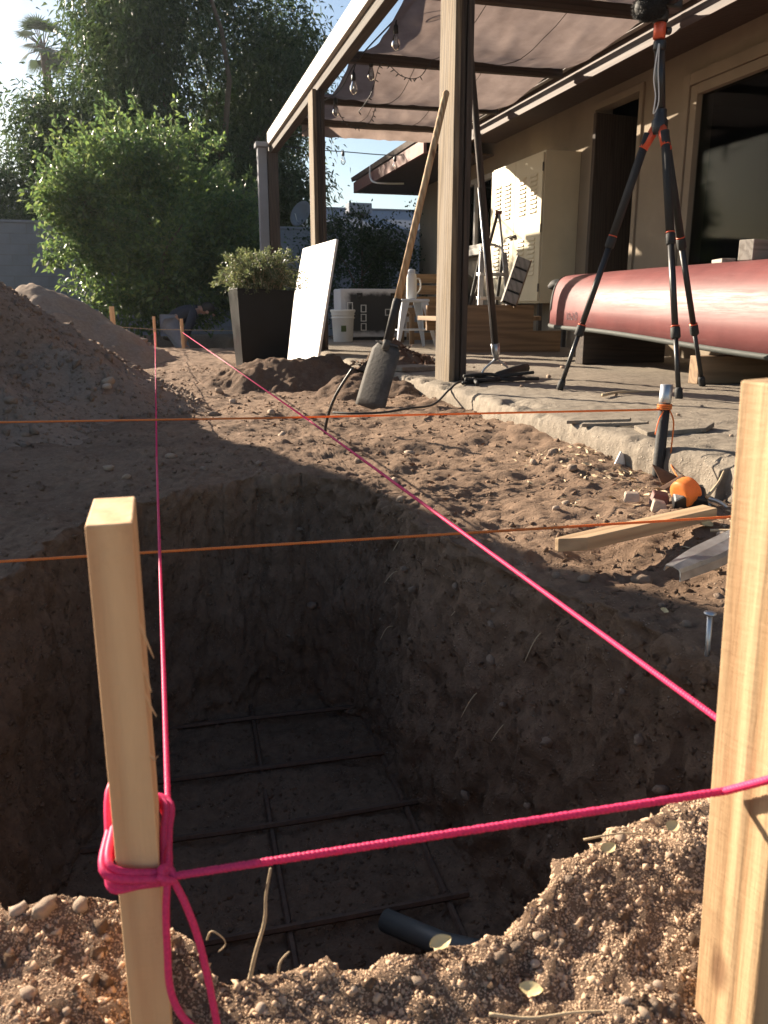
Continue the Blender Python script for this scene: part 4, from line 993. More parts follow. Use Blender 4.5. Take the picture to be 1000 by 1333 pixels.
block('timber_offcut', (3.22, 4.02, .825), (.16, .09, .11), R(20), M['greywood'], 'pale square offcut lying on top of the canoe')
block('timber_offcut', (3.32, 3.75, .80), (.36, .10, .05), R(60), M['plank'], 'flat brown offcut at the right edge on top of the canoe')
block('timber_offcut', (3.30, 4.38, .785), (.20, .08, .03), R(70), M['greywood'], 'thin grey offcut behind the pale one on the canoe')
# rag on the canoe's far end
vb = IV2.copy(); vb *= (1 + .5 * noise3(vb[:, 0] * 2.2, vb[:, 1] * 2.2, vb[:, 2] * 2.2))[:, None]; vb = vb * np.array([.10, .12, .055]) + np.array([3.27, 6.42, .70])
obj('crumpled_cloth', MB().add([tuple(p_) for p_ in vb], [tuple(q_) for q_ in IF2]), M['blackmat'], sub=1, smooth=True, label='crumpled dark cloth draped over the far end of the canoe', cat='cloth')

# ================================================================== TRIPOD
def tripod():
    ap = Vector((2.235, 3.50, 1.30)); t = thing('tripod', (2.29, 3.52, .12), 'tall black camera tripod with orange collars standing on the patio', 'tripod')
    feet = [Vector((1.912, 3.70, .12)), Vector((2.235, 3.18, .12)), Vector((2.728, 3.69, .12))]
    obj('hub', MB().lathe([(.03, -.03), (.036, -.02), (.036, .03), (.028, .04), (.028, .075), (.02, .08)], ap, 16), M['black'], t, smooth=True, bevel=.002)
    for f in feet:
        d = (f - ap); d2 = Vector((d.x, d.y, 0)).normalized(); st = ap + d2 * .045 + Vector((0, 0, -.02)); ax = (f - st)
        leg = thing_part('leg', MB().tube([st, st + ax * .40], .019, 12), M['blackmat'], t)
        obj('leg_hinge', MB().tube([ap + d2 * .015 + Vector((0, 0, .005)), st + ax * .055], .021, 8), M['orange_red'], leg, smooth=True)
        obj('middle_section', MB().tube([st + ax * .40, st + ax * .75], .0145, 12), M['black'], leg, smooth=True)
        obj('lower_section', MB().tube([st + ax * .75, st + ax * .965], .011, 12), M['black'], leg, smooth=True)
        for q in (.40, .75):
            obj('twist_lock', MB().tube([st + ax * (q - .022), st + ax * (q - .017), st + ax * (q + .017), st + ax * (q + .022)], [.017, .0215, .0215, .017], 12), M['blackmat'], leg, smooth=True)
            obj('lock_ring', MB().tube([st + ax * (q - .026), st + ax * (q - .022)], .0205, 12), M['orange_red'], leg, smooth=True)
        obj('rubber_foot', MB().tube([st + ax * .955, st + ax * .965, st + ax * .995, f], [.013, .0175, .0175, .010], 12), M['blackmat'], leg, smooth=True)
    obj('centre_column', MB().tube([ap + Vector((0, 0, .06)), ap + Vector((-.03, 0, .34))], .022, 14), M['black'], t, smooth=True)
    top = ap + Vector((-.035, 0, .36))
    obj('column_lock', MB().lathe([(.026, -.02), (.028, -.01), (.028, .015), (.026, .02)], top + Vector((.006, 0, -.03)), 14), M['black'], t, smooth=True)
    bh = obj('ball_head', MB().lathe([(.022, -.005), (.027, 0), (.027, .055), (.024, .06)], top, 16), M['orange_red'], t, smooth=True)
    obj('knob', MB().lathe([(.014, 0), (.016, .004), (.016, .02), (.012, .024)], top + Vector((.026, -.006, .03)), 12, (1, -.2, 0)), M['black'], bh, smooth=True)
    obj('clamp', MB().lathe([(.03, .062), (.034, .068), (.034, .10), (.03, .105)], top, 16), M['black'], bh, smooth=True)
    obj('hanging_cable', MB().tube(smooth_path([top + Vector((-.018, -.03, -.03)), top + Vector((-.032, -.032, -.16)), ap + Vector((-.05, -.03, .12)), ap + Vector((-.055, -.03, .05)), ap + Vector((-.035, -.034, .10)), top + Vector((-.012, -.03, -.13)), top + Vector((-.014, -.028, -.03))], 6), .0028, 6), M['bucket'], t, smooth=True)
    # camera with a furry microphone
    c = thing('camera', top + Vector((0, 0, .107)), 'black camera with a furry microphone mounted on the tripod, cut by the top edge', 'camera')
    ct = top + Vector((0, 0, .107))
    obj('body', MB().box(ct + Vector((.02, 0, .05)), (.13, .075, .10)), M['black'], c, bevel=.012)
    obj('lens', MB().lathe([(.034, 0), (.036, .01), (.036, .07), (.04, .075), (.04, .10), (.03, .10)], ct + Vector((.02, -.03, .05)), 18, (0, -1, 0)), M['black'], c, smooth=True)
    mic = obj('windscreen', MB().lathe([(.005, 0), (.03, .01), (.043, .04), (.045, .09), (.036, .125), (.01, .135)], ct + Vector((-.135, -.02, -.005)), 16, (1, 0, .1)), M['blackmat'], c, smooth=True)
    pp = []; dd = []
    for k in range(2600):
        u = rng.uniform(0, .13); a = rng.uniform(0, 6.28); rr = .042 * math.sin(math.pi * (u + .012) / .155) ** .5
        n_ = Vector((0, math.cos(a), math.sin(a))); pp.append(tuple(ct + Vector((-.135 + u, -.02, -.005 + u * .1)) + n_ * rr)); dd.append(tuple(n_ + Vector((rng.normal() * .5, rng.normal() * .5, rng.normal() * .5 - .3))))
    V, F = leaf_mesh(np.array(pp), np.array(dd), .02, .0022); np_obj('fur', V, F, M['blackmat'], mic, smooth=False)
def thing_part(name, mb, mat, parent): return obj(name, mb, mat, parent, smooth=True)
tripod()

# ================================================================== METAL CABINET
def cabinet():
    x0, x1, y0, y1, z0, z1 = 3.70, 4.098, 7.73, 9.02, .56, 1.99
    t = thing('metal_cabinet', (3.9, 8.37, z0), 'cream metal cabinet with louvred double doors on the house wall', 'cabinet')
    obj('case', MB().bb(x0 + .022, x1, y0, y1, z0, z1), M['cream'], t, bevel=.004)
    ym = (y0 + y1) / 2
    slat = None
    for (a, b2, hy) in ((y0 + .008, ym - .003, ym - .05), (ym + .003, y1 - .008, ym + .05)):
        d = obj('door', MB().bb(x0, x0 + .02, a, b2, z0 + .02, z1 - .02), M['cream'], t, bevel=.003)
        for zc in (z0 + .28, z1 - .55):
            for k in range(9):
                z = zc + k * .042
                yc = (a + b2) / 2
                for off in (-.13, .13):
                    obj('louvre', MB().prism([(x0 - .001, yc + off - .08, z), (x0 - .014, yc + off - .08, z - .004), (x0 - .001, yc + off - .08, z + .026)], (0, .16, 0)), M['cream'], d)
        obj('handle', MB().tube([(x0 - .02, hy, 1.24), (x0 - .035, hy, 1.24), (x0 - .035, hy + .07, 1.235)], .008, 8).lathe([(.02, 0), (.02, .02)], (x0 - .02, hy, 1.24), 10, (1, 0, 0)), M['dulliron'], d)
        hb = y0 if a < ym - .3 else y1
        for z in (z0 + .15, (z0 + z1) / 2, z1 - .15):
            obj('hinge', MB().tube([(x0 + .004, a if a < ym - .3 else b2, z - .04), (x0 + .004, a if a < ym - .3 else b2, z + .04)], .008, 6), M['dulliron'], d)
    # brackets down to the slab
    for y in (y0 + .08, y1 - .08):
        obj('stand_leg', MB().bb(x0 + .05, x0 + .09, y - .02, y + .02, .115, z0 - .001).bb(x1 - .07, x1 - .03, y - .02, y + .02, .115, z0 - .001), M['dulliron'], t)
cabinet()

# ================================================================== THINGS ON THE PATIO
# shovel
def shovel():
    top = Vector((1.492, 4.27, 1.58)); br = Vector((1.192, 4.12, .545)); ax = (top - br)
    t = thing('shovel', (1.08, 4.06, .03), 'square bladed shovel with pale wooden handle leaning on the nearest post', 'shovel')
    obj('handle', MB().tube([br, br + ax * .5, top - ax * .01, top], [.019, .018, .0175, .012], 12), M['lumber'], t, smooth=True)
    dn = -ax.normalized()
    soc = br + dn * .20
    obj('socket', MB().tube([br - dn * .015, br + dn * .002, soc], [.0225, .024, .024], 12), M['blackmat'], t, smooth=True)
    neck = soc + dn * .05
    obj('neck', MB().tube([soc - dn * .01, soc + dn * .05, neck], [.024, .023, .020], 12), M['dulliron'], t, smooth=True)
    # blade: dished square plate
    tip = Vector((1.03, 4.08, .015)); up = (neck - tip).normalized(); side = Vector((.60, -.80, 0)); side = (side - up * side.dot(up)).normalized(); nrm = up.cross(side)
    L = (neck - tip).length + .04; G = []
    for i in range(9):
        f = i / 8; w = .10 - .008 * f if f < .9 else .10 * .6; row = []
        for k in range(9):
            u = -1 + 2 * k / 8; row.append(tip + up * (L * f) + side * (w * u) + nrm * (.008 * u * u - .012 * math.sin(f * 3) * .5))
        G.append(row)
    obj('blade', MB().grid(G), M['dulliron'], t, smooth=True, solid=.003)
    obj('step', MB().box(tip + up * (L * .98), (.15, .02, .008), Matrix((side, nrm, up)).transposed()), M['dulliron'], t)
shovel()
def cultivator():
    t = thing('hand_cultivator', (1.95, 4.62, .12), 'long dark handled cultivator with curved steel tines leaning behind the nearest post', 'garden tool')
    top = Vector((1.715, 4.56, 1.92)); br = Vector((1.955, 4.62, .26))
    obj('handle', MB().tube([br, br.lerp(top, .5), top], [.021, .02, .018], 12), M['darkwood'], t, smooth=True)
    ft = br + (br - top).normalized() * .05
    obj('ferrule', MB().tube([br + (top - br) * .03, br, ft], [.026, .025, .012], 10), M['steel'], t, smooth=True)
    for (dx, dy) in ((-.075, .02), (.085, -.01)):
        obj('tine', MB().tube(smooth_path([ft + Vector((0, 0, .03)), ft + Vector((dx * .2, dy * .2, -.0)), ft + Vector((dx * .9, dy, -.05)), Vector((ft.x + dx * 1.15, ft.y + dy, .125))], 5), .0065, 6), M['steel'], t, smooth=True)
    obj('sunlit_edge', MB().tube([br + Vector((-.022, -.012, 0)), top.lerp(br, .45) + Vector((-.024, -.012, 0))], .006, 6), M['steel'], t, smooth=True).name = 'rod'  # rod added to stand in for the sunlit edge of the handle
cultivator()
# hose remnant, black cable and stick
def black_tangle():
    t = thing('cable_coil', (1.75, 4.2, .12), 'tangle of black cable and nozzle lying on the slab right of the nearest post', 'cable')
    obj('nozzle', MB().tube([(1.80, 4.22, .155), (1.95, 4.35, .17), (2.05, 4.45, .172), (2.09, 4.49, .17)], [.02, .024, .026, .03], 10), M['blackmat'], t, smooth=True)
    for k in range(5):
        pts = [(1.60 + .13 * i + rng.normal() * .03, 4.08 + .05 * i + rng.normal() * .05, .13 + .02 * abs(rng.normal())) for i in range(4)]
        obj('cable', MB().tube(smooth_path(pts, 6), .010, 6), M['blackmat'], t, smooth=True)
black_tangle()
obj('cable', MB().tube(smooth_path([(.77, 3.72, .045), (.84, 3.62, .05), (.98, 3.62, .05), (1.12, 3.66, .06), (1.28, 3.78, .06), (1.42, 3.95, .11), (1.52, 4.08, .135), (1.62, 4.14, .135)], 8), .0055, 8), M['blackmat'], smooth=True, label='black cable trailing over the dirt to the slab edge', cat='cable')
obj('black_rod', MB().tube(smooth_path([(.655, 3.36, -.03), (.66, 3.33, .06), (.69, 3.28, .17), (.75, 3.22, .285)], 6), .0065, 8), M['black'], smooth=True, label='thin bent black rod sticking up from the dirt between trench and shovel', cat='rod')
# bucket
def bucket():
    t = thing('bucket', (2.15, 9.75, .12), 'white plastic bucket with lid beside the middle pergola post', 'bucket')
    c = (2.15, 9.75, .12)
    obj('body', MB().lathe([(.112, 0), (.115, .005), (.135, .33), (.142, .335), (.142, .345), (.136, .35)], c, 24), M['bucket'], t, smooth=True)
    for z in (.27, .31): obj('rim_rib', MB().lathe([(.132, z), (.145, z + .004), (.145, z + .012), (.134, z + .016)], c, 24), M['bucket'], t, smooth=True)
    obj('lid', MB().lathe([(.146, .345), (.15, .35), (.15, .37), (.14, .375), (.02, .372)], c, 24), M['bucket'], t, smooth=True)
    obj('sticker', MB().bb(2.10, 2.16, 9.618, 9.622, .24, .31), M['leaf_citrus'], t)
bucket()
# dark storage chest with white worn rim
m, nt, b_ = _mat('worn_black_white'); v = _coord(nt)
sx = _n(nt, 'ShaderNodeSeparateXYZ'); nt.links.new(v, sx.inputs[0]); nz = _noise(nt, v, 9, 6, .7)
ab = _n(nt, 'ShaderNodeMath', operation='ABSOLUTE'); nt.links.new(sx.outputs[0], ab.inputs[0]); dvx = _n(nt, 'ShaderNodeMath', operation='MULTIPLY'); dvx.inputs[1].default_value = .30 / .46; nt.links.new(ab.outputs[0], dvx.inputs[0])
az_ = _n(nt, 'ShaderNodeMath', operation='ABSOLUTE'); nt.links.new(sx.outputs[2], az_.inputs[0])
mxx = _n(nt, 'ShaderNodeMath', operation='MAXIMUM'); nt.links.new(dvx.outputs[0], mxx.inputs[0]); nt.links.new(az_.outputs[0], mxx.inputs[1])
adn = _n(nt, 'ShaderNodeMath', operation='MULTIPLY_ADD'); adn.inputs[1].default_value = .10; nt.links.new(nz.outputs[0], adn.inputs[0]); nt.links.new(mxx.outputs[0], adn.inputs[2])
rp = _ramp(nt, adn.outputs[0], [(.255, (.02, .02, .022)), (.31, (.55, .55, .57))]); nt.links.new(rp.outputs[0], b_.inputs['Base Color']); b_.inputs['Roughness'].default_value = .6
M['chest'] = m
def chest():
    t = thing('storage_chest', (2.62, 10.3, .12), 'low black and white storage chest behind the bucket at the patio end', 'chest')
    obj('body', MB().bb(2.18, 3.10, 10.02, 10.42, .16, .74), M['chest'], t, bevel=.015)
    obj('plinth', MB().bb(2.22, 3.06, 10.04, 10.40, .115, .16), M['dark'], t)
    for x in (2.42, 2.85): obj('hinge', MB().bb(x - .035, x + .035, 10.0, 10.019, .66, .69).bb(x - .035, x - .015, 10.0, 10.019, .62, .66).bb(x + .015, x + .035, 10.0, 10.019, .62, .66), M['blackmat'], t)
    for x, z0, z1 in ((2.30, .46, .58), (2.47, .46, .55), (2.47, .35, .44), (2.47, .24, .33), (2.78, .42, .50)):
        obj('label_frame', MB().bb(x - .035, x + .035, 10.008, 10.019, z0, z0 + .01).bb(x - .035, x + .035, 10.008, 10.019, z1 - .01, z1).bb(x - .035, x - .025, 10.008, 10.019, z0 + .01, z1 - .01).bb(x + .025, x + .035, 10.008, 10.019, z0 + .01, z1 - .01), M['bucket'], t)
chest()
# slatted bench
def bench():
    t = thing('slatted_bench', (3.1, 9.2, .12), 'brown slatted wooden bench behind the pale stool', 'bench')
    for k in range(4):
        bar('back_slat', (2.72, 9.30, .84 - k * .125), (3.42, 9.30, .84 - k * .125), .10, .022, M['plank'], t, roll=math.pi / 2)
    for k in range(4): bar('seat_slat', (2.72, 9.22 - .09 * k, .46), (3.42, 9.22 - .09 * k, .46), .075, .022, M['plank'], t)
    for x in (2.76, 3.38):
        obj('leg', MB().bb(x - .025, x + .025, 9.312, 9.36, .115, .90), M['plank'], t); obj('leg', MB().bb(x - .025, x + .025, 8.92, 8.97, .115, .448), M['plank'], t)
    for z in (.20, .32): bar('lower_slat', (2.72, 9.00, z), (3.42, 9.00, z), .08, .02, M['plank'], t, roll=math.pi / 2)
bench()
# pale metal stool
def stool():
    cx, cy = 2.50, 8.12; h = .60; t = thing('metal_stool', (cx, cy, .12), 'pale blue metal stool with splayed tapering legs behind the shovel', 'stool')
    obj('seat', MB().bb(cx - .15, cx + .15, cy - .15, cy + .15, h - .03, h), M['bluewhite'], t, bevel=.02)
    for sx_, sy_ in ((-1, -1), (1, -1), (1, 1), (-1, 1)):
        a = Vector((cx + sx_ * .135, cy + sy_ * .135, h - .025)); b2 = Vector((cx + sx_ * .215, cy + sy_ * .215, .118))
        inx = Vector((-sx_, 0, 0)); iny = Vector((0, -sy_, 0))
        obj('leg', MB().prism([a, a + inx * .075, b2 + inx * .022, b2], iny * .006).prism([a + iny * .007, a + iny * .075, b2 + iny * .022, b2 + iny * .007], inx * .006), M['bluewhite'], t)
    for s1, s2 in (((-1, -1), (1, -1)), ((1, -1), (1, 1)), ((1, 1), (-1, 1)), ((-1, 1), (-1, -1))):
        obj('brace', MB().tube([(cx + s1[0] * .175, cy + s1[1] * .175, .30), (cx + s2[0] * .175, cy + s2[1] * .175, .30)], .007, 6), M['bluewhite'], t)
stool()
c = (2.50, 8.12, .60)
jg = thing('jug', c, 'slim pale jug with blue lid standing on the metal stool', 'jug')
obj('body', MB().lathe([(.048, .001), (.052, .01), (.052, .20), (.046, .24), (.035, .25)], c, 18), M['bucket'], jg, smooth=True)
obj('lid', MB().lathe([(.036, .25), (.038, .255), (.036, .285), (.02, .29)], c, 18), M['bluewhite'], jg, smooth=True)
obj('handle', MB().tube(smooth_path([(2.548, 8.12, .80), (2.59, 8.12, .79), (2.595, 8.12, .70), (2.55, 8.12, .65)], 5), .008, 6), M['bucket'], jg, smooth=True)
# timber box front (planter box) between post and canoe
def timber_box():
    t = thing('timber_box', (3.0, 7.2, .12), 'low box of wide brown boards on the slab between post and canoe', 'box')
    bar('board', (2.55, 7.10, .42), (3.36, 7.10, .42), .24, .04, M['plank'], t, roll=math.pi / 2)
    bar('board', (2.45, 7.05, .215), (3.62, 7.05, .215), .19, .04, M['plank'], t, roll=math.pi / 2)
    bar('board', (2.57, 7.125, .42), (2.57, 7.75, .42), .24, .04, M['plank'], t, roll=0)
    bar('board', (3.34, 7.125, .42), (3.34, 7.65, .42), .24, .04, M['plank'], t, roll=0)
    bar('board', (2.55, 7.78, .42), (3.36, 7.78, .42), .24, .04, M['plank'], t, roll=math.pi / 2)
timber_box()
# step ladder
def ladder():
    t = thing('step_ladder', (3.05, 7.35, .12), 'small aluminium step ladder standing in front of the louvred cabinet', 'ladder')
    for (sx_) in (-1, 1):
        bar('rail', (3.05 + sx_ * .17, 7.22, .12), (3.08 + sx_ * .11, 7.42, 1.02), .05, .02, M['alu'], t)
        bar('back_leg', (3.05 + sx_ * .16, 7.72, .12), (3.08 + sx_ * .11, 7.44, 1.02), .03, .02, M['blackmat'], t)
    for k in range(3):
        f = .28 + .24 * k; obj('tread', MB().bb(3.06 - .17 + .05 * f, 3.07 + .17 - .05 * f, 7.20 + .2 * f, 7.30 + .2 * f, .12 + .9 * f, .15 + .9 * f), M['alu'], t, bevel=.004)
    obj('top_handle', MB().tube(smooth_path([(2.98, 7.43, 1.0), (2.98, 7.46, 1.06), (3.08, 7.47, 1.09), (3.18, 7.46, 1.06), (3.18, 7.43, 1.0)], 5), .012, 8), M['alu'], t, smooth=True)
ladder()
def saw_frame():
    t = thing('folding_frame', (3.15, 7.55, .3), 'slim folding frame with red apex leaning in front of the cabinet', 'frame')
    bar('bar', (2.92, 7.55, .45), (3.17, 7.55, 1.39), .028, .02, M['darkwood'], t)
    bar('bar', (3.22, 7.5, .95), (3.18, 7.55, 1.39), .022, .02, M['alu'], t)
    obj('apex', MB().box((3.175, 7.545, 1.385), (.06, .03, .03)), M['redfascia'], t, bevel=.004)
saw_frame()
def crate():
    t = thing('slotted_crate', (3.15, 7.0, .5), 'grey wooden crate panel with three dark slots leaning by the cabinet', 'crate')
    base = Vector((3.06, 6.98, .545)); up = Vector((.17, .08, .40)); L = up.length; up.normalize(); sd = Vector((1, -.1, 0)); sd = (sd - up * sd.dot(up)).normalized(); nr = up.cross(sd)
    q = Matrix((sd, -nr, up)).transposed()
    if (-nr).dot(Vector((0, -1, 0))) < 0: fn = nr
    else: fn = -nr
    obj('back', MB().box(base + up * (L / 2), (.112, .04, L - .01), q), M['dark'], t)
    for k in range(4):
        obj('slat', MB().box(base + up * (L * (k + .5) / 4) + fn * .028, (.115, .014, L / 4 - .02), q), M['greywood'], t, bevel=.002)
    obj('side_rail', MB().box(base + up * (L / 2) + sd * .064, (.012, .072, L), q), M['plank'], t, bevel=.002)
    obj('side_rail', MB().box(base + up * (L / 2) - sd * .064, (.012, .06, L), q), M['greywood'], t, bevel=.002)
crate()
Pg = MB()
vb = IV2.copy(); vb *= (1 + .25 * noise3(vb[:, 0] * 1.7, vb[:, 1] * 1.7, vb[:, 2] * 1.7))[:, None]; vb = vb * np.array([.17, .15, .20]) + np.array([3.62, 9.55, .72])
obj('duffel_bag', Pg.add([tuple(p) for p in vb], [tuple(q) for q in IF2]), M['blackmat'], smooth=True, sub=1, label='black soft bag hanging below the small window of the far wing', cat='bag')
obj('side_table', MB().bb(3.45, 3.85, 9.35, 9.75, .50, .53).bb(3.47, 3.50, 9.37, 9.40, .115, .5).bb(3.80, 3.83, 9.37, 9.40, .115, .5).bb(3.47, 3.50, 9.70, 9.73, .115, .5).bb(3.80, 3.83, 9.70, 9.73, .115, .5), M['dulliron'], label='small dark table under the black bag near the far wing', cat='table')

# ================================================================== IN THE TRENCH
t = thing('rebar_mat', (.2, 1.6, -.58), 'grid of dark steel reinforcing bars lying at the bottom of the trench', 'rebar')
def rebar(p, q, r):
    p, q = Vector(p), Vector(q); n = max(4, int((q - p).length / .009)); rr = [r * (1.14 if k % 2 else 1.0) for k in range(n + 1)]
    bend = Vector((rng.normal(), rng.normal(), 0)) * .006
    return obj('bar', MB().tube([p.lerp(q, k / n) + bend * math.sin(math.pi * k / n) for k in range(n + 1)], rr, 6), M['rebar'], t)
CB = ((2.25, -.13, .63), (1.975, -.24, .60), (1.73, -.30, .57), (1.385, -.38, .56), (1.06, -.4, .60)); LB = (.52, .19, -.14)
for y, x0, x1 in CB: rebar((x0, y + .01, -.683), (x1, y - .01, -.683), .0072)
for x in LB: rebar((x - .02, .9, -.694), (x + .02, 2.36, -.694), .0072)
for y, x0, x1 in CB:
    for x in LB:
        xx = x - .02 + .04 * (y - .9) / 1.46
        obj('tie_wire', MB().tube([(xx + .012 * math.cos(a), y + .012 * math.sin(a), -.687 + .008 * math.sin(2 * a)) for a in np.linspace(0, 6.6, 12)], .0012, 4), M['rebar'], t)
obj('grey_pipe', MB().tube([(.36, 1.31, -.65), (.44, 1.20, -.63), (.60, 1.02, -.57)], .022, 14), M['pvc'], smooth=True, label='grey plastic pipe end poking out near the bottom of the trench', cat='pipe')
# ================================================================== STAKES
M['stakewood'] = M['lumber2']
stakeL = bar('wooden_stake', (-.0365, .555, -.25), (-.0365, .556, .389), .0285, .078, M['lumber2'], bevel=.0012, label='wooden stake with pink cord knotted round it, near left', cat='stake')
for (x_, z_, dx_, dz_) in ((-.0225, .315, .007, -.018), (-.0225, .265, .006, -.01), (-.0225, .285, .004, -.012), (-.0225, .22, .005, .006)):
    obj('splinter', MB().tube([(x_ - .001, .518, z_ + .008), (x_ + dx_ * .5, .517, z_ + dz_ * .4), (x_ + dx_, .516, z_ + dz_)], [.0009, .0008, .0003], 4), M['lumber2'], stakeL)
bar('wooden_stake', (.4115, .42, -.22), (.385, .42, .476), .05, .058, M['lumber'], roll=R(5), bevel=.0018, label='tall pale wooden stake cut by the right edge', cat='stake')
bar('wooden_stake', (-.024, 10.9, -.1), (-.024, 10.9, .41), .035, .035, M['lumber2'], bevel=.003, label='far thin stake where the left pink cord ends', cat='stake')
bar('wooden_stake', (.314, 10.85, -.1), (.31, 10.85, .38), .04, .04, M['lumber2'], bevel=.003, label='far thin stake where the right pink cord ends, beside the person', cat='stake')
bar('wooden_stake', (-.482, 10.3, -.1), (-.49, 10.3, .53), .055, .04, M['lumber2'], bevel=.003, label='tallest of the three stakes behind the far dirt heap', cat='stake')
bar('wooden_stake', (-.60, 10.3, -.1), (-.60, 10.3, .38), .065, .05, M['lumber2'], bevel=.003, label='short wide stake in the middle of the three behind the far heap', cat='stake')
bar('wooden_stake', (-.72, 10.35, -.1), (-.72, 10.35, .42), .035, .03, M['lumber2'], bevel=.003, label='thin stake at the left of the three behind the far heap', cat='stake')
def lying_stake():
    p, q = Vector((.795, 1.495, .030)), Vector((1.235, 1.600, .050)); ax = (q - p).normalized(); L = (q - p).length
    prof = [(0, .006), (.055, .021), (L, .021)]
    mb = MB(); vs = []; w = .021
    for d, half in prof:
        for sx, sz in ((-1, -1), (1, -1), (1, 1), (-1, 1)): vs.append((sx * half + (w - half) * .9, sz * .0145, d - L / 2))
    fs = [(3, 2, 1, 0), (8, 9, 10, 11)] + [(i * 4 + k, i * 4 + (k + 1) % 4, i * 4 + 4 + (k + 1) % 4, i * 4 + 4 + k) for i in range(2) for k in range(4)]
    me = bpy.data.meshes.new('pointed_stake'); me.from_pydata(vs, [], fs); finish(me, M['plank2'], False)
    o = bpy.data.objects.new('pointed_stake', me); COL.objects.link(o)
    z = ax; x = Vector((0, 0, 1)).cross(z).normalized(); y = z.cross(x)
    o.rotation_euler = Matrix((x, y, z)).transposed().to_euler(); o.location = (p + q) / 2
    bv = o.modifiers.new('bevel', 'BEVEL'); bv.width = .0015; bv.segments = 2
    tag(o, 'sharpened wooden stake lying flat on the dirt right of the trench', 'stake')
M['plank2'] = m_wood('tan_stake_wood', (.32, .20, .105), (.55, .38, .22), .8, 16, 1.0, .25, (.25, .17, .11), .35)
lying_stake()
# black pipe with galvanised top
t = thing('pipe_stake', (1.435, 2.105, 0), 'black pipe stake with a galvanised top driven in at the slab edge', 'stake')
obj('pipe', MB().tube([(1.425, 2.105, -.15), (1.434, 2.107, .252)], .0165, 14), M['blackmat'], t, smooth=True)
obj('top_sleeve', MB().tube([(1.434, 2.107, .245), (1.4345, 2.107, .249), (1.4355, 2.107, .30)], [.0165, .018, .018], 14), M['steel'], t, smooth=True)
# steel spike
t = thing('steel_spike', (.79, 1.0, 0), 'large steel nail standing upright at the right lip of the trench', 'nail')
obj('shank', MB().tube([(.794, .998, -.05), (.789, .998, .064)], .0042, 8), M['steel'], t, smooth=True)
obj('head', MB().lathe([(.003, 0), (.0095, .001), (.0095, .004), (.004, .006)], (.789, .998, .063), 12), M['steel'], t, smooth=True)
# folded sheet-metal flashing
a, b = Vector((.905, 1.262, .035)), Vector((1.36, 1.50, .055)); dv = (b - a).normalized(); sd = Vector((-dv.y, dv.x, 0))
G = [[a + dv * u + sd * w * (.5 + .5 * min(1, u / .12)) + Vector((0, 0, h)) for (w, h) in ((-.034, -.012), (-.032, .004), (-.026, .010), (0, .014), (.028, .012), (.034, .002))] for u in np.linspace(0, .5, 12)]
obj('metal_flashing', MB().grid(G), M['steelgrey'] if 'steelgrey' in M else M['steel'], solid=.0025, smooth=False, label='bent grey strip of sheet metal half buried beside the right stake', cat='metal strip')
# rubble by the slab edge
def shard(name, c, pts, d, mat, label, cat='rubble'):
    c = Vector(c); obj(name, MB().prism([c + Vector(p) for p in pts], d), mat, label=label, cat=cat, bevel=.004)
shard('concrete_chunk', (1.47, 1.83, .02), [(-.05, 0, -.03), (.09, -.03, -.03), (.10, -.03, .07), (.03, -.01, .10), (-.04, 0, .075)], (.02, .10, .005), M['concrete'], 'broken concrete chunk leaning against the slab beside the right stake')
M['rust'] = m_plain('rust', (.16, .085, .05), .9, .4, 20, .4, 80)
shard('rusty_shard', (1.42, 2.0, .02), [(-.07, .02, .06), (-.03, 0, -.02), (.05, -.03, -.03), (.03, -.02, .01)], (.004, .012, .004), M['rust'], 'curled rusty metal shard in front of the slab face')
shard('rusty_shard', (1.37, 1.93, .01), [(-.06, .01, .0), (.02, -.03, -.02), (.08, -.02, .01), (.03, .01, .045)], (.006, .016, .01), M['rust'], 'flat brown rubble piece lying behind the orange reel', 'rubble')
shard('white_shard', (1.40, 2.28, .03), [(-.03, 0, -.03), (.025, -.01, -.03), (.02, 0, .03), (.005, .0, .045)], (.005, .01, .0), M['bucket'], 'small pale triangular shard leaning on the slab left of the black pipe')
shard('brick_fragment', (1.235, 1.80, .03), [(-.03, 0, -.015), (.02, -.015, -.02), (.028, 0, .01), (-.012, .01, .018)], (.01, .025, .008), M['redfascia'], 'small reddish fragment left of the orange reel')
shard('brick_fragment', (1.20, 1.75, .03), [(-.022, 0, -.015), (.02, -.01, -.016), (.02, 0, .006), (-.01, .008, .014)], (.008, .02, .004), M['stone_pale'], 'small buff fragment left of the orange reel')
shard('brick_fragment', (1.17, 1.83, .035), [(-.022, 0, -.012), (.02, -.01, -.01), (.024, 0, .01), (-.014, .008, .012)], (.008, .02, .004), M['stone_pale'], 'small angular fragment at the far left of the reddish pieces')
# chalk-line reel
def reel():
    c = Vector((1.27, 1.745, .065)); t = thing('line_reel', (1.27, 1.745, .03), 'orange and black chalk line reel lying beside the sharpened stake', 'reel')
    q = Matrix.Rotation(R(-25), 3, 'Z') @ Matrix.Rotation(R(25), 3, 'X')
    def rot(mb): mb.v = [tuple(c + q @ Vector(p)) for p in mb.v]; return mb
    obj('spool', rot(MB().lathe([(.02, -.021), (.034, -.02), (.037, -.012), (.0355, -.006), (.038, 0), (.0355, .006), (.037, .012), (.034, .02), (.02, .021)], (0, 0, 0), 22, (.75, .6, .1))), M['orangecord'], t, smooth=True)
    obj('case', rot(MB().prism([(-.028, -.03, -.04), (.03, -.032, -.044), (.058, -.03, -.03), (.05, -.03, .0), (0, -.03, .012), (-.03, -.03, -.01)], (0, .058, 0))), M['black'], t, bevel=.006)
    obj('hook', rot(MB().tube(smooth_path([(.045, 0, -.03), (.075, -.005, -.042), (.10, -.008, -.055), (.108, -.002, -.048), (.085, .006, -.032), (.05, .006, -.02)], 5), .006, 8)), M['steel'], t, smooth=True)
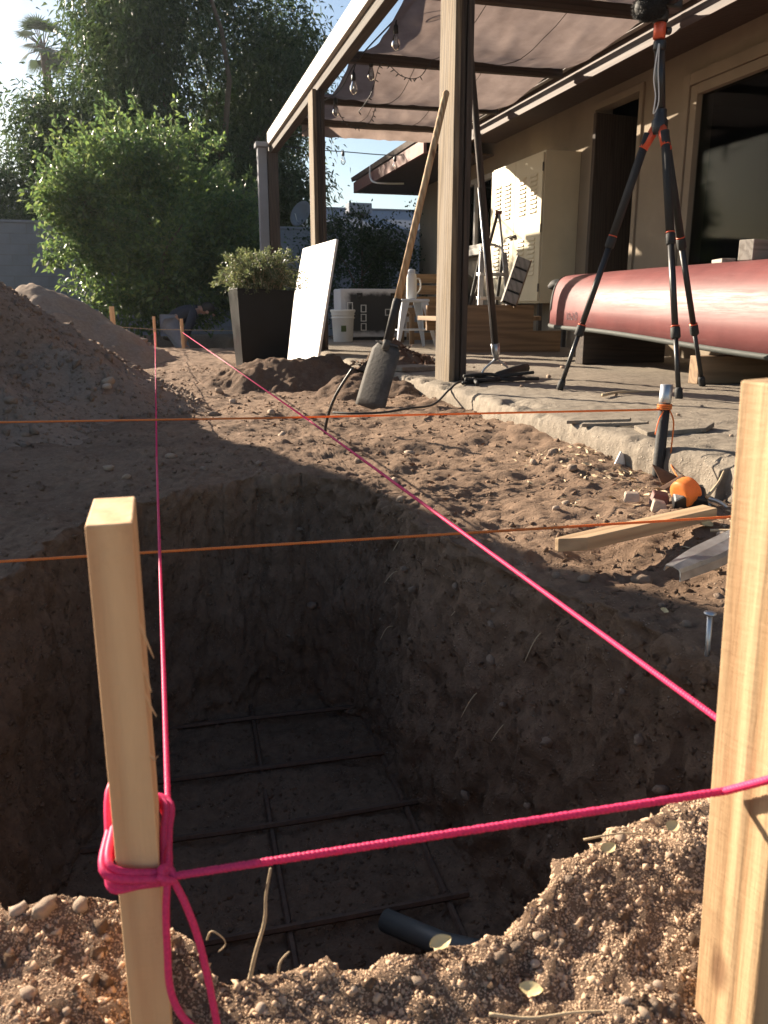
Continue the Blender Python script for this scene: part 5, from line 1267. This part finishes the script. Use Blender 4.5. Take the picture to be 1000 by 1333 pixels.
reel()

# ================================================================== CORDS
def twisted(pts, r, pitch=.0065, n=6):
    """two plies wound round each other along a path"""
    pts = [Vector(p) for p in pts]; out = MB(); acc = 0.0; A1 = []; A2 = []
    for i in range(len(pts) - 1):
        p, q = pts[i], pts[i + 1]; L = (q - p).length; k = max(1, int(L / (pitch / 6))); d = (q - p).normalized()
        u = d.cross(Vector((0, 0, 1)));
        if u.length < .1: u = d.cross(Vector((1, 0, 0)))
        u.normalize(); w = d.cross(u)
        for j in range(k + (1 if i == len(pts) - 2 else 0)):
            f = j / k; a = 2 * math.pi * (acc + L * f) / pitch; o = (u * math.cos(a) + w * math.sin(a)) * r * .24
            A1.append(p.lerp(q, f) + o); A2.append(p.lerp(q, f) - o)
        acc += L
    out.tube(A1, r * .80, n); out.tube(A2, r * .80, n); return out
# left pink line, front pink line, right pink line
kx = Vector((-.016, .598, .122))
mb = twisted([kx, Vector((-.0215, 2.2, .136))], .0027); mb.tube([(-.0215, 2.2, .136), (-.021, 11 - .1, .217)], .0027, 8)
obj('pink_cord', mb, M['pink'], smooth=True, label='left pink cord running straight down the trench to a far stake', cat='cord')
mb = twisted([Vector((.389, .452, .2195)), Vector((.389, 2.2, .218))], .0027); mb.tube([(.389, 2.2, .218), (.31, 10.85, .214)], .0027, 8)
obj('pink_cord', mb, M['pink'], smooth=True, label='right pink cord running diagonally from the right stake to the person', cat='cord')
t = thing('pink_cord', (-.0365, .53, .14), 'front pink cord tied round the left stake and stretched to the right stake', 'cord')
obj('line', twisted([Vector((-.016, .512, .134)), Vector((.362, .424, .192)), Vector((.3645, .387, .2235)), Vector((.375, .3825, .2245)), Vector((.44, .384, .222))], .0029), M['pink'], t, smooth=True)
def loop(z0, z1, off, r):
    x0, x1, y0, y1 = -.0508 - off, -.0222 + off, .516 - off, .595 + off
    seq = [(x1, y0, 0), (x0, y0, .33), (x0, (y0 + y1) / 2, .5), (x0, y1, .66), (x1, y1, .83), (x1, (y0 + y1) / 2, .92), (x1, y0, 1)]
    pts = []
    for x, y, f in seq: pts.append((x, y, z0 + (z1 - z0) * (0.5 - .5 * math.cos(2 * math.pi * f))))
    return obj('wrap', MB().tube(smooth_path(pts, 6), r, 8), M['pink'], t, smooth=True)
loop(.137, .152, .0028, .0029); loop(.133, .146, .0030, .0029); loop(.130, .139, .0036, .0029); loop(.134, .150, .0062, .0029)
obj('wrap', MB().tube(smooth_path([kx, (-.0155, .575, .128), (-.0165, .53, .139), (-.019, .511, .137), (-.04, .5095, .133), (-.055, .512, .134), (-.0565, .54, .143), (-.0555, .585, .168), (-.03, .6, .15), kx], 6), .0029, 8), M['pink'], t, smooth=True)
obj('knot', MB().tube(smooth_path([(-.024, .508, .139), (-.018, .5065, .136), (-.013, .509, .133), (-.015, .514, .138), (-.021, .511, .142), (-.019, .507, .132)], 5), .0028, 8), M['pink'], t, smooth=True)
obj('tail', MB().tube(smooth_path([(-.017, .509, .135), (-.0195, .503, .115), (-.0205, .50, .085), (-.0205, .497, .055), (-.014, .492, .035), (.0, .486, .018), (.012, .478, .004), (.02, .47, -.01)], 6), .0026, 8), M['pink'], t, smooth=True)
obj('tail', MB().tube(smooth_path([(-.014, .51, .134), (-.006, .504, .115), (.001, .50, .088), (.006, .496, .055), (.010, .492, .02), (.014, .486, -.012)], 6), .0026, 8), M['pink'], t, smooth=True)
obj('orange_cord', twisted([Vector((-.584, 1.464, .10)), Vector((1.36, 1.372, .1))], .0028, .010), M['orangecord'], smooth=True, label='near orange cord stretched across the trench', cat='cord')
t = thing('orange_cord', (1.43, 2.1, .226), 'far orange cord tied to the black pipe stake, its tail hanging to the reel', 'cord')
obj('line', MB().tube([(-.70, 2.618, .194), (.3, 2.375, .207), (1.418, 2.1, .228)], .0029, 8), M['orangecord'], t, smooth=True)
obj('wrap', MB().tube([(1.434 + .0195 * math.cos(a), 2.107 + .0195 * math.sin(a), .226 + .0009 * a) for a in np.linspace(0, 18, 60)], .0026, 6), M['orangecord'], t, smooth=True)
obj('tail', MB().tube(smooth_path([(1.44, 2.088, .226), (1.452, 2.082, .19), (1.447, 2.075, .12), (1.44, 2.06, .07), (1.40, 1.95, .045), (1.32, 1.80, .075)], 6), .0022, 6), M['orangecord'], t, smooth=True)
obj('tail', MB().tube(smooth_path([(1.42, 2.09, .224), (1.40, 2.08, .20), (1.385, 2.07, .16)], 6), .002, 6), M['orangecord'], t, smooth=True)
obj('layout_cord', MB().tube([(-.72, 10.33, .30), (-.482, 10.27, .30), (-.024, 10.88, .25), (1.1, 11.0, .22)], .004, 6), M['twig'], label='thin pale cord strung between the far stakes', cat='cord')

# ================================================================== SMALL LITTER
def dry_leaf(x, y, s, rz, label, curl=.35, dz=.006):
    z = ground_z(x, y) + dz; G = []
    for i in range(7):
        u = i / 6; row = []
        for k in range(5):
            v = -1 + k / 2; w = math.sin(math.pi * min(1, u * .95 + .04)) ** .7 * .33 * s
            p = Vector(((u - .5) * s, v * w, s * curl * (.25 * v * v + .5 * (u - .4) ** 2))); row.append(Matrix.Rotation(rz, 3, 'Z') @ (Matrix.Rotation(.25, 3, 'X') @ p) + Vector((x, y, z)))
        G.append(row)
    obj('dry_leaf', MB().grid(G), M['dryleaf'], smooth=True, label=label, cat='leaf', group='fallen leaves on the near rim')
dry_leaf(.196, .54, .020, .2, 'curled yellowish dry leaf at the edge of the notch in the near rim', dz=.012)
dry_leaf(.257, .492, .019, -.5, 'pale round dry leaf lowest on the lit near dirt')
dry_leaf(.370, .574, .017, .3, 'small pale green leaf left of the other leaf near the right stake', dz=.016)
dry_leaf(.445, .585, .018, .5, 'yellow green leaf nearest the right stake on the rim', dz=.014)
dry_leaf(.83, 1.17, .022, 1.0, 'grey dry leaf on the shaded ground above the right lip of the trench')
dry_leaf(1.20, 1.56, .04, .6, 'small dry leaf beside the butt of the sharpened stake')
def twig(pts, r, label):
    obj('dry_twig', MB().tube(smooth_path(pts, 5), list(np.linspace(r, r * .5, (len(pts) - 1) * 5 + 1)), 6), M['twig'], smooth=True, label=label, cat='twig')
twig([(.034, .556, -.03), (.044, .558, .012), (.053, .558, .043), (.055, .558, .067), (.0595, .558, .091)], .0019, 'tall dry twig standing up from the near rim')
twig([(.0615, .555, -.02), (.0625, .555, -.002), (.065, .555, .006), (.0715, .555, .0125)], .0013, 'short bent dry twig right of the tall one')
twig([(.008, .60, .0), (.012, .59, .016), (.0205, .59, .008), (.0225, .59, .0), (.016, .588, -.004)], .0009, 'tiny curled root hanging over the rim beside the left stake')
twig([(.215, .478, -.012), (.245, .468, -.014), (.28, .462, -.012), (.32, .455, -.014)], .0016, 'thin twig lying on the lit dirt at the bottom edge')
twig([(.36, .60, .03), (.395, .592, .036), (.425, .59, .03)], .0011, 'very thin twig lying by the leaves near the right stake')
twig([(1.30, 1.70, .06), (1.36, 1.74, .085), (1.42, 1.80, .10)], .005, 'pale broken root sticking out beside the orange reel')
twig([(1.95, 3.35, .13), (2.1, 3.42, .135), (2.3, 3.42, .13)], .008, 'dry stick lying on the patio near the tripod')
twig([(1.18, 1.52, .03), (1.25, 1.46, .04), (1.33, 1.43, .035)], .004, 'thin dry stick behind the metal strip')
n = 900
x = rng.uniform(1.05, 1.42, n); y = rng.uniform(1.2, 2.6, n); ok = rng.uniform(size=n) < .4 + 1.2 * fbm(x * 5, y * 5, 1.0, 2); x, y = x[ok], y[ok]
V, F = leaf_mesh(np.stack([x, y, base_z(x, y) + .004], -1), np.stack([rng.normal(size=len(x)), rng.normal(size=len(x)), .15 * rng.normal(size=len(x))], -1), rng.uniform(.012, .035, len(x)), rng.uniform(.004, .012, len(x)))
np_obj('leaf_litter', V, F, M['twig'], smooth=False, label='bits of bark and straw scattered along the slab edge', cat='litter', kind='stuff')
n = 700
x = rng.normal(1.68, .15, n); y = rng.normal(5.7, .2, n)
V, F = leaf_mesh(np.stack([x, y, .12 + .11 * np.exp(-((x - 1.68) ** 2 + (y - 5.75) ** 2) / .03) + .012 * rng.uniform(size=n)], -1), np.stack([rng.normal(size=n), rng.normal(size=n), .5 * rng.normal(size=n)], -1), rng.uniform(.02, .06, n), rng.uniform(.006, .02, n))
np_obj('leaf_litter', V, F, M['rust'], smooth=False, label='dry leaves and twigs heaped on the slab behind the shovel', cat='litter', kind='stuff')

# ================================================================== PERSON bending in the far pit
M['skin'] = m_plain('skin', (.42, .24, .17), .55, .1, 20, 0)
M['navy'] = m_plain('navy_shirt', (.022, .026, .042), .9, .2, 12, .3, 80)
M['jeans'] = m_plain('pale_trousers', (.20, .22, .26), .9, .15, 12, .3, 80)
M['hair'] = m_plain('dark_hair', (.018, .014, .012), .7, .3, 60, .4, 300)
def skin(name, verts, edges, radii, mat, parent, root=0, sub=2):
    V = np.array(verts, float); c = V.mean(0)
    me = bpy.data.meshes.new(name); me.from_pydata((V - c).tolist(), edges, []); me.materials.append(mat)
    o = bpy.data.objects.new(name, me); COL.objects.link(o)
    me.skin_vertices.new() if hasattr(me.skin_vertices, 'new') else None
    sm = o.modifiers.new('skin', 'SKIN'); sm.use_smooth_shade = True; sm.branch_smoothing = .6
    if not me.skin_vertices:
        bm_ = __import__('bmesh').new(); bm_.from_mesh(me); bm_.verts.layers.skin.verify(); bm_.to_mesh(me); bm_.free()
    sv = me.skin_vertices[0].data
    for i, r in enumerate(radii): sv[i].radius = (r, r) if not isinstance(r, tuple) else r
    sv[root].use_root = True
    s = o.modifiers.new('sub', 'SUBSURF'); s.levels = sub; s.render_levels = sub
    pc = WORIGIN[parent.name] if parent is not None else Vector((0, 0, 0))
    o.location = Vector(c) - pc; WORIGIN[o.name] = Vector(c)
    attach(o, parent); return o
def person():
    Y0 = 12.45
    t = thing('person', (.25, Y0, -.55), 'person in a dark shirt and pale trousers bending over in the far pit', 'person')
    pel, waist, chest_, neck, head = (.20, Y0, .30), (.34, Y0, .42), (.52, Y0, .50), (.64, Y0, .50), (.73, Y0 - .02, .47)
    shl, shr = (.54, Y0 - .17, .46), (.54, Y0 + .17, .46); ell, elr = (.44, Y0 - .26, .24), (.46, Y0 + .26, .22); wrl, wrr = (.38, Y0 - .20, .06), (.40, Y0 + .18, .04)
    kl, kr = (.40, Y0 - .14, -.08), (.36, Y0 + .14, -.10); al, ar = (.22, Y0 - .14, -.48), (.18, Y0 + .14, -.48); hl, hr = (.19, Y0 - .10, .27), (.19, Y0 + .10, .27); tl, tr = (.38, Y0 - .14, -.52), (.34, Y0 + .14, -.52)
    V = [pel, waist, chest_, neck, head, shl, ell, wrl, shr, elr, wrr, hl, kl, al, hr, kr, ar, tl, tr]
    E_ = [(0, 1), (1, 2), (2, 3), (3, 4), (2, 5), (5, 6), (6, 7), (2, 8), (8, 9), (9, 10), (0, 11), (11, 12), (12, 13), (0, 14), (14, 15), (15, 16), (13, 17), (16, 18)]
    Rr = [.13, .125, .14, .06, .095, .065, .045, .032, .065, .045, .032, .095, .062, .045, .095, .062, .045, .038, .038]
    for wi, sgn in ((7, -1), (10, 1)):       # hands: palm and five fingers
        w = Vector(V[wi]); pi = len(V); V.append(tuple(w + Vector((-.01, 0, -.08)))); Rr.append(.026); E_.append((wi, pi))
        for f in range(5):
            b0 = Vector(V[pi]) + Vector((.012 * (f - 2), sgn * .004, -.03)) if f < 4 else Vector(V[pi]) + Vector((.035, 0, .02))
            k0 = len(V); V.append(tuple(b0 + Vector((.008 * (f - 2), 0, -.02)))); V.append(tuple(b0 + Vector((.008 * (f - 2) + .01, sgn * -.01, -.05 - .008 * (f in (1, 2)))))); Rr += [.009, .008]; E_ += [(pi, k0), (k0, k0 + 1)]
    body = skin('body', V, E_, Rr, M['skin'], t)
    skin('shirt', [pel, waist, chest_, (.60, Y0, .51), shl, ell, tuple(Vector(ell).lerp(Vector(wrl), .7)), shr, elr, tuple(Vector(elr).lerp(Vector(wrr), .7))], [(0, 1), (1, 2), (2, 3), (2, 4), (4, 5), (5, 6), (2, 7), (7, 8), (8, 9)], [.150, .150, .168, .09, .085, .064, .05, .085, .064, .05], M['navy'], t)
    skin('trousers', [(.17, Y0, .27), hl, kl, tuple(Vector(kl).lerp(Vector(al), .9)), hr, kr, tuple(Vector(kr).lerp(Vector(ar), .9))], [(0, 1), (1, 2), (2, 3), (0, 4), (4, 5), (5, 6)], [.150, .125, .085, .07, .125, .085, .07], M['jeans'], t)
    hv = IV2 * np.array([.085, .085, .10]); hv = hv[:, :] + np.array([.73, Y0 - .02, .49])
    # hair cap, ear, nose and shoes
    obj('hair', MB().add([tuple(np.where(p[2] > .46, p, p * np.array([1, 1, 0]) + np.array([0, 0, .46]))) for p in (IV2 * np.array([.105, .10, .10]) + np.array([.735, Y0 - .015, .50]))], [tuple(q) for q in IF2]), M['hair'], t, smooth=True)
    obj('nose', MB().tube([(.80, Y0 - .02, .425), (.83, Y0 - .02, .405), (.805, Y0 - .02, .395)], [.014, .016, .01], 6), M['skin'], t, smooth=True)
    obj('ear', MB().lathe([(.006, 0), (.022, .004), (.026, .012), (.012, .014)], (.72, Y0 - .10, .45), 10, (0, -1, 0)), M['skin'], t, smooth=True)
    for a in (tl, tr): obj('shoe', MB().box((a[0] - .04, a[1], -.515), (.27, .10, .085)), M['blackmat'], t, bevel=.03)
person()

# dark flecks of bark and dead leaf trodden into the ground
n = 2600
x = rng.uniform(.15, 1.42, n); y = 1.2 + 4.6 * rng.uniform(size=n) ** 1.2
ok = ~in_trench(x, y, .05) & (rng.uniform(size=n) < .15 + 1.3 * fbm(x * 2.5, y * 2.5, 6.0, 3)); x, y = x[ok], y[ok]
V, F = leaf_mesh(np.stack([x, y, base_z(x, y) + .004], -1), np.stack([rng.normal(size=len(x)), rng.normal(size=len(x)), .25 * rng.normal(size=len(x))], -1), rng.uniform(.01, .03, len(x)), rng.uniform(.004, .012, len(x)))
np_obj('leaf_litter', V, F, M['rust'], smooth=False, label='dark flecks of bark and dead leaf trodden into the dirt', cat='litter', kind='stuff')

# ================================================================== HAZE volume added to imitate the veil of lens glare
hm = bpy.data.materials.new('glare_haze'); hm.use_nodes = True
nt = hm.node_tree; nt.nodes.remove(nt.nodes['Principled BSDF'])
pv = nt.nodes.new('ShaderNodeVolumePrincipled'); pv.inputs['Density'].default_value = .00035; pv.inputs['Anisotropy'].default_value = .6; pv.inputs['Color'].default_value = (.80, .90, 1.0, 1)
nt.links.new(pv.outputs[0], nt.nodes['Material Output'].inputs['Volume'])
obj('glare_haze', MB().bb(-155, 155, -65, 205, -1.8, 14.6), hm, kind='stuff')
